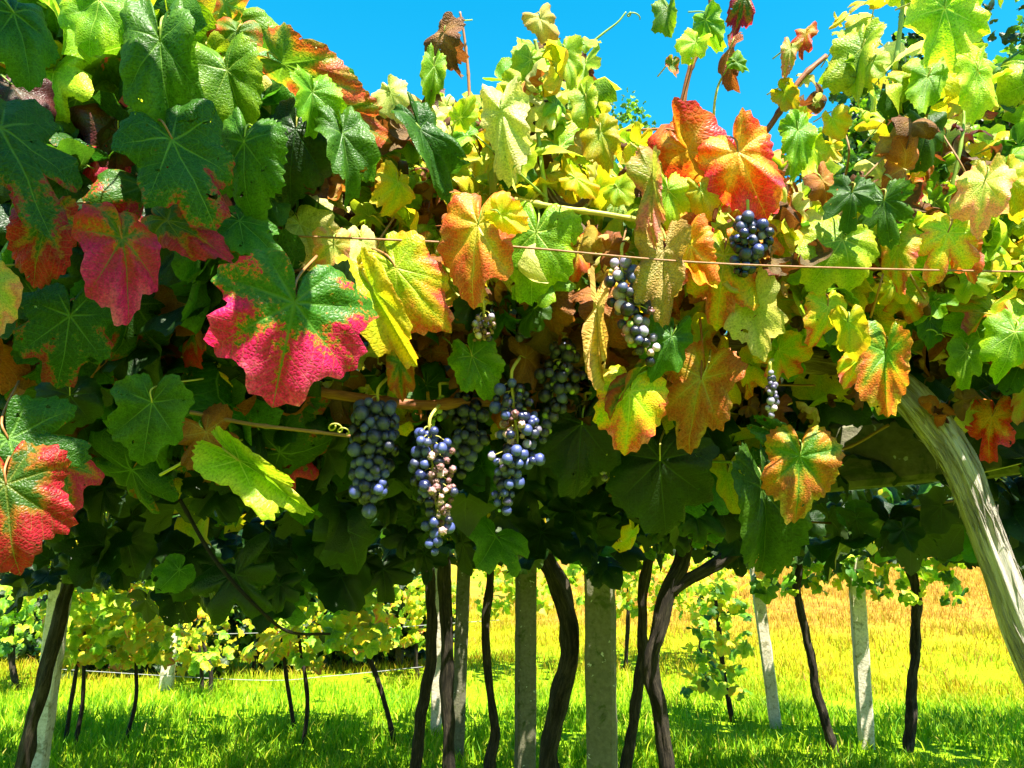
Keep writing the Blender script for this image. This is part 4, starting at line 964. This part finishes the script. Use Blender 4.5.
# words that name these leaves and other marks when a neighbour is described
LAND = []
leaf_group = 'vine leaves of the front curtain'
def place_leaf(me, mat, M, label, J, Y, N, L, group=leaf_group, stalk=True):
    root = empty('vine_leaf', J); props(root, label, 'leaf', group)
    link('blade', me, LEAF[mat], root, world=Matrix.Translation(-J) @ M if False else M)
    if stalk:
        mb = MB(); stalk_mesh(J, Y, N, L, mb, r=max(.0009, L * .013))
        sm = M_red_stem if 'red' in mat or 'crimson' in mat else (M_yel_stem if random.random() < .5 else M_green_stem)
        mb.build('leaf_stalk', sm, root)
    return root
hr = random.Random(21)
for k, h in enumerate(HAND):
    jx, jy, tx, ty, wd, rl, mat, d, sh, label = h
    if mat is None: continue
    if jy > 350 and 330 < jx < 860: d += .13
    elif jy < 215 and jx > 270: d -= .06
    Lpx = math.hypot(tx - jx, ty - jy); L = Lpx / F * d
    J = P(jx, jy, d); T = P(tx, ty, d - .10 * L)
    Y = (T - J).normalized(); L = (T - J).length
    N = ((EYE - J).normalized() + Vector((0, 0, .25))).normalized()
    big = Lpx > 60 or jx < 300
    if mat == 'crimson_leaf': wd *= 1.08
    elif jx < 60 and jy > 400: wd *= 1.02; L *= 1.06
    elif jx < 300: wd *= .82; L *= .93
    else: wd *= .9
    N = Matrix.Rotation(R(rl + hr.uniform(-1, 1) * (14 if big else 42)), 3, Y) @ N
    if not big: wd *= hr.uniform(.72, .95)
    if jy < 300 and jx > 280 and Lpx < 70 and mat not in ('red_leaf',): L *= .86
    elif jy < 215 and jx > 300 and mat not in ('red_leaf',): wd *= .84; L *= .9
    p = A(nt_=hr.choice((22, 26, 30, 34)), sub=4, lobe=hr.uniform(.05, .7), width=wd, quilt=.2, seed=k + 11, teeth=hr.uniform(.06, .1), twist=hr.uniform(-.35, .35), asym=hr.uniform(-.08, .08))
    if not big: p.update(wave=.09)
    if Lpx < 45: p.update(nt_=26, sub=3, rings=(.2, .42, .62, .8, .92, 1.0))
    p.update(sh)
    if jy < 215 and jx > 300: p['wave'] = max(.10, p['wave'] if 'wave' in p else 0); p['teeth'] = .11
    # the chord of a drooping blade is shorter than the blade
    ky = p.get('ky', .5); L *= 1 + .10 * ky * ky * .5
    g = leaf_geo(**p)
    place_leaf(leaf_mesh('blade', g), mat, frame(J, Y, N, L), label, J, Y, N, L)
    LAND.append(((jx + tx) / 2, (jy + ty) / 2, label))

# ------------------------------------------------------------------ grapes
def berry_mesh(kind, seed):
    import bmesh
    bm = bmesh.new(); bmesh.ops.create_icosphere(bm, subdivisions=3, radius=1.0)
    for v in bm.verts:
        p = v.co.copy()
        if kind == 'raisin':
            v.co *= .86 + .42 * mnoise.noise(p * 2.3 + Vector((seed, 0, 0))) + .16 * mnoise.noise(p * 6 + Vector((0, seed, 0)))
        else:
            v.co *= 1 + .03 * mnoise.noise(p * 1.5 + Vector((seed, 0, 0)))
            v.co.z *= 1.06
            if p.z > .93: v.co.z -= .12 * (p.z - .93) / .07
    me = bpy.data.meshes.new('berry'); bm.to_mesh(me); bm.free()
    me.polygons.foreach_set('use_smooth', [True] * len(me.polygons)); return me
ROUND = [berry_mesh('round', i * 3.7) for i in range(4)]; SHRIV = [berry_mesh('raisin', i * 2.9) for i in range(5)]
for me in ROUND + SHRIV: me.materials.append(GR['blue'])

def bunch(prof, d, rpx, mixf, label, maxn=80, stem_up=30, stem_mat=None, depth_scale=.95, group='grape bunches hanging in the shade'):
    """prof: [(y, centre x, half width)] in pixels from the top down; mixf(u, v) -> skin kind"""
    ys = [p[0] for p in prof]
    if ys[0] > 330 and prof[0][1] < 700: d += .12
    maxn = min(maxn, 98)
    top = P(prof[0][1], ys[0] - 6, d)
    root = empty('grape_bunch', top); props(root, label, 'grape bunch', group)
    px2m = d / F; r_ = random.Random(int(prof[0][1] * 7 + ys[0]))
    pts = []; tries = 0
    while len(pts) < maxn and tries < 9000:
        tries += 1
        y = r_.uniform(ys[0], ys[-1]); cx = np.interp(y, ys, [p[1] for p in prof]); hw = float(np.interp(y, ys, [p[2] for p in prof])) * (1 + .45 * mnoise.noise(Vector((y * .06, ys[0], 0)))); cx += 5 * mnoise.noise(Vector((y * .05, 0, ys[0])))
        a = r_.uniform(0, 6.28); rr = max(0, hw - rpx * .8) * math.sqrt(r_.random())
        if math.sin(a) > .25 and r_.random() < .85: continue
        x = cx + math.cos(a) * rr; z = math.sin(a) * rr * depth_scale
        rad = rpx * r_.uniform(.62, 1.14)
        kind = mixf((x - cx) / max(hw, 1), (y - ys[0]) / (ys[-1] - ys[0]), r_)
        if kind is None: continue
        if kind == 'unripe': rad *= .45
        if kind == 'raisin': rad *= .74
        if all((x - q[0]) ** 2 + (y - q[1]) ** 2 + (z - q[2]) ** 2 > ((rad + q[3]) * .80) ** 2 for q in pts):
            pts.append((x, y, z, rad, kind))
    for (x, y, z, rad, kind) in pts:
        p = P(x, y, d) + Vector((0, z * px2m, 0)); s = rad * px2m
        me = r_.choice(SHRIV) if kind == 'raisin' else r_.choice(ROUND)
        e = rand_dir() * .6
        Mx = Matrix.Translation(p) @ (Vector((e.x * .6, e.y * .6, 1)).to_track_quat('Z', 'Y').to_matrix().to_4x4()) @ Matrix.Rotation(r_.uniform(0, 6.28), 4, 'Z') @ Matrix.Scale(s, 4)
        o = link('berry', me, GR[kind], root, world=Mx)
        if kind == 'raisin': o['label'] = 'shrivelled pinkish berry'
        elif kind == 'unripe': o['label'] = 'tiny green unripe berry'
    # stalk with its side branches
    mb = MB()
    ax = [P(float(np.interp(y, ys, [p[1] for p in prof])), y, d) for y in np.linspace(ys[0] - stem_up, ys[-1] - rpx * 1.5, 10)]
    ax[0] = ax[0] + Vector((.01, .02, .0))
    mb.tube(spline(ax, 3), lerp_list([.0024, .0012], 28), 7)
    for (x, y, z, rad, kind) in pts[::2]:
        p = P(x, y, d) + Vector((0, z * px2m, 0)); b = P(float(np.interp(y - 8, ys, [q[1] for q in prof])), y - 8, d)
        mb.tube([b, (b + p) / 2 + Vector((0, 0, .003)), p], .0007, 5)
    mb.build('bunch_stalk', stem_mat or M_yel_stem, root)
    x0 = sum(p[1] for p in prof) / len(prof); LAND.append((x0, (ys[0] + ys[-1]) / 2, label))
    return root
def mx(**w):
    ks, ws = list(w), list(w.values())
    return lambda u, v, r: r.choices(ks, ws)[0]
def mix_a(u, v, r): return r.choices(['blue', 'black', 'frost'], [.72, .28, .0] if v < .82 else [.5, .1, .4])[0]
def mix_b(u, v, r):
    if u > -.15 and .15 < v < .85 and r.random() < .8: return 'raisin'
    return r.choices(['blue', 'black', 'frost'], [.7, .3, 0] if v < .88 else [.5, 0, .5])[0]
def mix_c(u, v, r):
    if u < .2 and .25 < v < .5 and r.random() < .7: return 'raisin'
    return r.choices(['blue', 'frost', 'black', 'mauve', 'unripe'], [.55, .05, .35, .03, .03] if v < .55 else [.6, .20, .1, .09, .01])[0]
bunch([(404, 378, 22), (420, 376, 27), (450, 373, 28), (470, 370, 24), (495, 367, 16), (516, 368, 8)], .92, 6.9, mix_a, 'plump dusty blue grape bunch under the small brownish green leaf', 95)
bunch([(432, 430, 20), (450, 432, 26), (480, 433, 24), (510, 437, 19), (535, 438, 15), (556, 437, 8)], .90, 5.6, mix_b, 'long grape bunch full of shrivelled pinkish berries, lowest hanging of all', 110)
bunch([(384, 512, 16), (410, 514, 26), (440, 518, 27), (465, 514, 24), (490, 505, 15), (512, 502, 9)], .90, 5.6, mix_c, 'grape bunch with frosted pale berries and raisins in the middle of the picture', 115)
bunch([(342, 560, 13), (355, 564, 21), (380, 562, 23), (400, 556, 18), (420, 548, 12), (440, 543, 7)], .96, 6.6, lambda u, v, r: r.choices(['black', 'blue', 'frost', 'unripe'], [.75, .2, .0, .06] if v < .75 else [.1, .1, .75, .05])[0], 'glossy black grape bunch beside the dry straw coloured leaf', 70)
bunch([(262, 622, 12), (280, 622, 26), (300, 628, 24), (325, 638, 24), (345, 644, 18), (362, 650, 8)], .95, 6.6, lambda u, v, r: r.choices(['frost', 'black', 'mauve', 'unripe', 'raisin'], [.46, .42, .07, .03, .03] if u > -.5 else [.1, .3, .2, .25, .25])[0], 'loose sunlit grape bunch of frosted berries under the wire', 46, depth_scale=.7)
bunch([(372, 770, 5), (385, 771, 8), (400, 772, 8), (416, 771, 4)], .98, 4.4, mx(frost=.7, mauve=.3), 'tiny pale grape bunch alone in the gap before the pale trunk', 26, 16)
bunch([(484, 757, 4), (494, 760, 7), (502, 762, 4)], 1.15, 3.6, mx(frost=.8, blue=.2), 'tiny clump of pale grapes beside the rusty red leaf', 9, 14)
bunch([(220, 748, 16), (240, 752, 24), (262, 745, 20), (276, 738, 9)], .95, 5.6, mx(black=.75, blue=.2, frost=.08), 'dark grape bunch half hidden behind the hot pink leaf', 46)
bunch([(396, 462, 14), (415, 468, 20), (440, 470, 20), (462, 468, 12), (480, 462, 7)], 1.0, 6.6, mx(black=.6, blue=.4), 'dark blue grape bunch tucked between the raisined bunches', 52)
bunch([(396, 440, 9), (412, 438, 12), (425, 434, 8)], .98, 7.4, mx(blue=.9, unripe=.2), 'few big blue grapes on top of the shrivelled long bunch', 12, 16)
bunch([(316, 484, 13), (326, 486, 17), (340, 482, 10)], 1.0, 4.0, mx(raisin=.5, frost=.3, mauve=.2), 'small shrivelled pale grape cluster above the rounded bright green leaf', 34, 18)
bunch([(306, 524, 8), (320, 526, 13), (340, 522, 9)], 1.05, 5.4, mx(black=.8, blue=.2), 'small dark grape cluster behind the dry brown leaf', 22, 16)
bunch([(404, 585, 10), (415, 590, 13), (428, 584, 8)], 1.06, 4.6, mx(black=.9, blue=.1), 'black shrunken grape cluster under the straw coloured leaf', 22, 14)
bunch([(464, 605, 4), (472, 606, 6), (480, 605, 3)], 1.08, 4.2, mx(frost=.7, black=.3), 'pair of pale grapes peeping from deep shade', 6, 12)
bunch([(250, 1008, 12), (268, 1012, 16), (290, 1010, 12)], 1.2, 5.2, mx(black=.8, blue=.2), 'dark grape cluster in shade at the view edge under the wire', 26, 14)

# ------------------------------------------------------------------ the rest of the front curtain
def crest(x):
    return float(np.interp(x, [0, 235, 255, 285, 330, 370, 400, 440, 470, 500, 520, 545, 580, 600, 625, 650, 690, 720, 765, 785, 800, 830, 870, 910, 1024],
                              [-20, -20, 40, 70, 85, 112, 100, 92, 98, 72, 50, 35, 50, 70, 122, 146, 142, 150, 165, 110, 40, 20, -10, -20, -20]))
SKYHOLES = [(822, 55, 20), (800, 165, 14), (850, 150, 15), (822, 130, 14), (885, 95, 18), (905, 50, 16), (880, 140, 12), (775, 130, 22), (640, 85, 45), (700, 90, 40), (760, 60, 40), (98, 80, 14), (118, 98, 9), (945, 45, 10), (1005, 32, 34), (1005, 120, 12), (150, 165, 7)]
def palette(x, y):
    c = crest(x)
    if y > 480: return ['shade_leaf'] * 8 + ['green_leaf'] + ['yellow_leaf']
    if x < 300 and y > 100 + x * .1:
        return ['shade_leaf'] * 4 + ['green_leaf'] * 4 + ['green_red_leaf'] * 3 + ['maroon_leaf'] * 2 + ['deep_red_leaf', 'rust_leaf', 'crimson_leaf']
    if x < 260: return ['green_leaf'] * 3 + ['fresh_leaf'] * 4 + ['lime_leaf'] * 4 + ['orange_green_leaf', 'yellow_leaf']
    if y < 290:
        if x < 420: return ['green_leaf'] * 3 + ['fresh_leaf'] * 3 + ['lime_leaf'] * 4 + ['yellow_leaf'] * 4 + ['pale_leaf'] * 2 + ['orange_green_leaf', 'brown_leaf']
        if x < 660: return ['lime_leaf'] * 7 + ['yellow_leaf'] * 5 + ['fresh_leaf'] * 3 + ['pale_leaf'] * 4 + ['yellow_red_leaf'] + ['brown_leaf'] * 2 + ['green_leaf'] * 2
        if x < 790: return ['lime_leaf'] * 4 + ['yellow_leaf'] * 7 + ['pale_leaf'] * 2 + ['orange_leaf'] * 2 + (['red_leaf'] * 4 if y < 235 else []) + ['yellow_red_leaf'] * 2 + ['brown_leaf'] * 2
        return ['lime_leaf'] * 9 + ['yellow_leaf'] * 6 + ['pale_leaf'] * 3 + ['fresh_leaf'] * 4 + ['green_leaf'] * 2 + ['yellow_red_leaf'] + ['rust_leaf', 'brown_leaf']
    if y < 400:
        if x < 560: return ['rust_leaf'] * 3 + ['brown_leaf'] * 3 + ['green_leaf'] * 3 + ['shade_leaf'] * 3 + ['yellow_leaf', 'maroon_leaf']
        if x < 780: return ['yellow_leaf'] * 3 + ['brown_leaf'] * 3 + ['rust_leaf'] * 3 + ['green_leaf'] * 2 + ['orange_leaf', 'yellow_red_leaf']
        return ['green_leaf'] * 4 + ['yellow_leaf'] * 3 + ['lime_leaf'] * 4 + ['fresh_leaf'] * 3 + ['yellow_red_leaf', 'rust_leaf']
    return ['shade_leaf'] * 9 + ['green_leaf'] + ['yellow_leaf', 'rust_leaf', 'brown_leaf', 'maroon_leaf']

cands = []
tries = 0
while len(cands) < 2100 and tries < 60000:
    tries += 1
    x = random.uniform(-30, 1054); y = random.uniform(-20, 470)
    c = crest(x)
    if y < c + 6: continue
    if any((x - a) ** 2 + (y - b) ** 2 < (r_ * 1.15) ** 2 for a, b, r_ in SKYHOLES): continue
    if 300 < y and 330 < x < 800 and random.random() < .62: continue       # the open shade round the grapes
    if y > 400 and random.random() < .55: continue
    if 790 < x < 1010 and y > 335: continue
    if x > 780 and y < 200 and random.random() < .35: continue
    depth = random.uniform(.98, 1.28) + (.06 if x > 560 else 0) - (.08 if x < 300 else 0) + max(0, y - 300) * .0012
    top = y - c < 70
    if x < 300: Lm = random.uniform(.05, .085)
    else: Lm = random.uniform(.022, .052) if y < 300 else random.uniform(.035, .065)
    if x > 780: Lm *= 1.12
    if y < 130 and 600 < x < 860: Lm *= .8
    J = P(x, y, depth)
    ang = random.gauss(90, 65 if not top else 95)
    Y = (RGT * math.cos(R(ang)) - UPV * math.sin(R(ang)) + FWD * random.uniform(-.6, .5)).normalized()
    N = ((EYE - J).normalized() * random.uniform(-.1, 1) + Vector((0, 0, random.uniform(.1, .7))) + SDIR * (random.uniform(.3, 1.1) if y < 320 and x > 300 else 0) + rand_dir() * .75).normalized()
    mat = random.choice(palette(x, y))
    curl = mat in ('brown_leaf', 'rust_leaf', 'straw_leaf') and random.random() < .75 or random.random() < .18
    gi = random.randrange(6) if curl else random.randrange(16)
    # stay below the skyline
    tx, ty, _ = to_px(J + Y * Lm)
    if ty < crest(tx) - 4: continue
    if any((tx - a) ** 2 + (ty - b) ** 2 < (r_ * .9) ** 2 for a, b, r_ in SKYHOLES): continue
    cands.append([x, y, J, Y, N, Lm, mat, curl, gi, frame(J, Y, N, Lm)])

# which of them show: a coarse depth picture of everything placed so far plus the candidates
objs = []
for c in cands:
    me = (CURL_ME if c[7] else MED_ME)[c[8]]
    o = bpy.data.objects.new('blade', me); C.objects.link(o); o.matrix_world = c[9]; objs.append(o)
bpy.context.view_layer.update()
dg = bpy.context.evaluated_depsgraph_get()
hits = {}
STEP = 5
for py in range(2, 600, STEP):
    for px in range(2, 1024, STEP):
        dvec = (P(px, py, 1.0) - EYE).normalized()
        ok, loc, nn, ii, ob, mm = scene.ray_cast(dg, EYE, dvec, distance=3.0)
        if ok: hits[ob.name] = hits.get(ob.name, 0) + 1
order = sorted(range(len(cands)), key=lambda i: -hits.get(objs[i].name, 0))
NHAND = len([h for h in HAND if h[6]])
keep = [i for i in order if hits.get(objs[i].name, 0) >= 3][:292 - NHAND]
rest = [i for i in order if i not in set(keep)]
MATWORD = {'green_leaf': 'green', 'shade_leaf': 'dark green', 'fresh_leaf': 'fresh green', 'lime_leaf': 'lime green', 'yellow_leaf': 'yellow', 'pale_leaf': 'pale cream', 'crimson_leaf': 'crimson and green', 'pink_red_leaf': 'pink and red', 'deep_red_leaf': 'deep red', 'green_red_leaf': 'red edged green',
           'red_leaf': 'scarlet', 'orange_leaf': 'orange', 'orange_green_leaf': 'orange and green', 'yellow_red_leaf': 'yellow and red', 'brown_leaf': 'brown', 'rust_leaf': 'rusty', 'straw_leaf': 'straw coloured', 'maroon_leaf': 'maroon', 'pink_leaf': 'pinkish'}
CUT = (' with ', ' hanging ', ' under ', ' below ', ' beneath ', ' beside ', ' behind ', ' above ', ' at the ', ' in the ', ' against ', ' next to ', ' between ', ' before ', ' on the ', ' over ', ' near ', ' tucked ', ' lying ', ' crossed ', ' of ', ' full ', ' showing ', ' half ', ' directly ', ' in front ', ' standing ', ' ending ', ' just ', ' attached ', ' poking ', ' glaring ', ' marbled ', ' touching ', ' turning ', ' crowning ', ' halfway ', ' high ', ' dangling ', ' right ', ' edge on', ' alone ', ' peeping', ' speckled ', ' beyond ', ' from ', ' on ', ' to ', ' that ')
def short(lab):
    e = len(lab)
    for c in CUT:
        i = lab.find(c)
        if i > 0: e = min(e, i)
    return lab[:e]
cnt = {}
for l in LAND: cnt[short(l[2])] = cnt.get(short(l[2]), 0) + 1
MARKS = [(x, y, short(l)) for x, y, l in LAND if cnt[short(l)] == 1 and len(short(l).split()) >= 3]
used = {h[9] for h in HAND}
def neighbour_label(c):
    x, y = to_px(c[2] + c[3] * c[5] * .45)[:2]
    col = MATWORD[c[6]]; size = 'small' if c[5] < .042 else ('mid-sized' if c[5] < .06 else 'broad')
    state = 'curled' if c[7] else ''
    near = sorted(MARKS, key=lambda m: (m[0] - x) ** 2 + (m[1] - y) ** 2)[:7]
    for m in near:
        dx, dy = x - m[0], y - m[1]
        rel = ('just above' if dy < 0 else 'just below') if abs(dy) > abs(dx) else 'beside'
        for wd in ((size, state, col), ('', state, col)):
            lab = ' '.join(q for q in (*wd, 'vine leaf', rel, 'the', m[2]) if q)
            if lab not in used and len(lab.split()) <= 16: used.add(lab); return lab
    m, n = near[0], near[1]
    lab = f'{size} {col} vine leaf between the {m[2]} and the {n[2]}'
    return ' '.join(lab.split()[:16])
for i in keep:
    c = cands[i]; x, y, J, Y, N, Lm, mat, curl, gi, M = c
    place_leaf((CURL_ME if curl else MED_ME)[gi], mat, M, neighbour_label(c), J, Y, N, Lm, stalk=hits.get(objs[i].name, 0) > 3)
for o in objs: bpy.data.objects.remove(o)

# ------------------------------------------------------------------ the leaf roof (uncountable)
roof = LeafMass()
for i in rest:
    c = cands[i]; roof.add((CURL if c[7] else MED)[c[8]], c[9], c[6])
def roof_leaf(p, size, mats, up=.8):
    N = (Vector((0, -.25, up)) + rand_dir() * .8).normalized(); Y = (Vector((0, -.2, -.45)) + rand_dir() * .9).normalized()
    roof.add(random.choice(LOW), frame(p, Y, N, size), random.choice(mats))
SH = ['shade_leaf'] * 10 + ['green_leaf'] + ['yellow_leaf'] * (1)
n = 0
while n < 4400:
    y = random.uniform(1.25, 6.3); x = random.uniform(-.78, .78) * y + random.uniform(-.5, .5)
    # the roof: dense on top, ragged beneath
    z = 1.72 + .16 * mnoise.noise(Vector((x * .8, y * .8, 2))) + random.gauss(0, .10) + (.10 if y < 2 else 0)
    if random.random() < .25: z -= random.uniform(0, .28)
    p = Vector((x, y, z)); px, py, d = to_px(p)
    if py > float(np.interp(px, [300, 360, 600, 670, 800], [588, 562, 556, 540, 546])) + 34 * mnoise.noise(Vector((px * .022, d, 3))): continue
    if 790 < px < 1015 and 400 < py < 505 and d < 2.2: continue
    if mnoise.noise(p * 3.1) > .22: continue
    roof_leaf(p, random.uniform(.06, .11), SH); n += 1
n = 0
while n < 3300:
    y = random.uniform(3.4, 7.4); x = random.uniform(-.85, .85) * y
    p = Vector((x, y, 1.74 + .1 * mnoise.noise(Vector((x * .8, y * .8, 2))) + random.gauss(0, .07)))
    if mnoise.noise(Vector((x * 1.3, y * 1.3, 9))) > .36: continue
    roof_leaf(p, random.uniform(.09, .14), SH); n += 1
# hanging fringe under the near edge, thicker where the shade is deepest
n = 0
while n < 230:
    px = random.uniform(-20, 1040); d = random.uniform(1.25, 2.4)
    lim = np.interp(px, [0, 60, 150, 300, 400, 500, 640, 760, 860, 1024], [590, 590, 605, 600, 570, 545, 540, 530, 540, 535])
    py = random.uniform(440, lim)
    if 780 < px < 1010 and py < 515: continue
    q = P(px, py, d); Y = (Vector((0, -.2, -1)) + rand_dir() * .6).normalized(); N = (Vector((0, -.8, .5)) + rand_dir() * .7).normalized()
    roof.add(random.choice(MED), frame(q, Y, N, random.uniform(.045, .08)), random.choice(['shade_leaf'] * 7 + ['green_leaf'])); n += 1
# the crest's back side and top
n = 0
while n < 900:
    px = random.uniform(-40, 1064); d = random.uniform(1.3, 1.9); py = random.uniform(30, 470)
    if py < crest(px) + 45 + (d - 1.3) * 60 or any((px - a) ** 2 + (py - b) ** 2 < (r_ * 1.4) ** 2 for a, b, r_ in SKYHOLES): continue
    if px > 780 and py < 240 and random.random() < .7: continue
    q = P(px, py, d); roof_leaf(q, random.uniform(.05, .09), palette(px, py) if py < 290 else SH); n += 1
n = 0
while n < 330:
    px = random.uniform(270, 1000); py = random.uniform(60, 420)
    if py < crest(px) + 14 or any((px - a) ** 2 + (py - b) ** 2 < (r_ * 1.3) ** 2 for a, b, r_ in SKYHOLES): continue
    q = P(px, py, random.uniform(.96, 1.2) + (.1 if py > 300 else 0))
    roof.add(random.choice(CURL), frame(q, rand_dir() + Vector((0, 0, -.6)), rand_dir(), random.uniform(.016, .036)), random.choice(['brown_leaf', 'brown_leaf', 'rust_leaf', 'straw_leaf', 'maroon_leaf', 'pale_leaf'])); n += 1
# unseen shoots added overhead, above the view, to shade the crimson leaves
n = 0
while n < 230:
    sx, sy = random.uniform(-60, 250), random.uniform(110, 520)
    if any((sx - a) ** 2 + (sy - b) ** 2 < q * q for a, b, q in ((146, 280, 100), (320, 355, 85), (262, 372, 80), (100, 30, 80), (225, 224, 40), (20, 540, 40))): continue
    t = P(sx, sy, .78) + SDIR * random.uniform(.42, .75)
    px, py, d = to_px(t)
    if d > .1 and py > -140 and d < 3: continue
    # leave gaps for the sun flecks on the red leaves
    roof_leaf(t, random.uniform(.05, .075), SH); n += 1
# unseen leaves added past both edges of the view to extend the curtain
n = 0
while n < 800:
    px = random.choice((random.uniform(-520, -60), random.uniform(1160, 1650))); py = random.uniform(10, 560)
    q = P(px, py, random.uniform(1.05, 1.6))
    roof.add(random.choice(MED), frame(q, (Vector((0, -.2, -1)) + rand_dir() * .8).normalized(), (Vector((0, -.7, .6)) + rand_dir() * .7).normalized(), random.uniform(.05, .09)), random.choice(palette(min(1000, max(20, px)), py))); n += 1
# unseen leaf roof added behind the viewer to cut sky light on the curtain
n = 0
while n < 1500:
    y = random.uniform(-5, .28); x = random.uniform(-4.5, 4.5)
    roof_leaf(Vector((x, y, 2.05 + .2 * mnoise.noise(Vector((x, y, 5))) + random.gauss(0, .08))), random.uniform(.11, .17), SH); n += 1
ro = roof.build('canopy_foliage')  # also holds the unseen leaves added overhead, behind and beside the view
props(ro, 'dense shaded mass of vine leaves forming the pergola roof', 'foliage', kind='stuff')
print('kept leaves', len(keep), 'hand', NHAND)
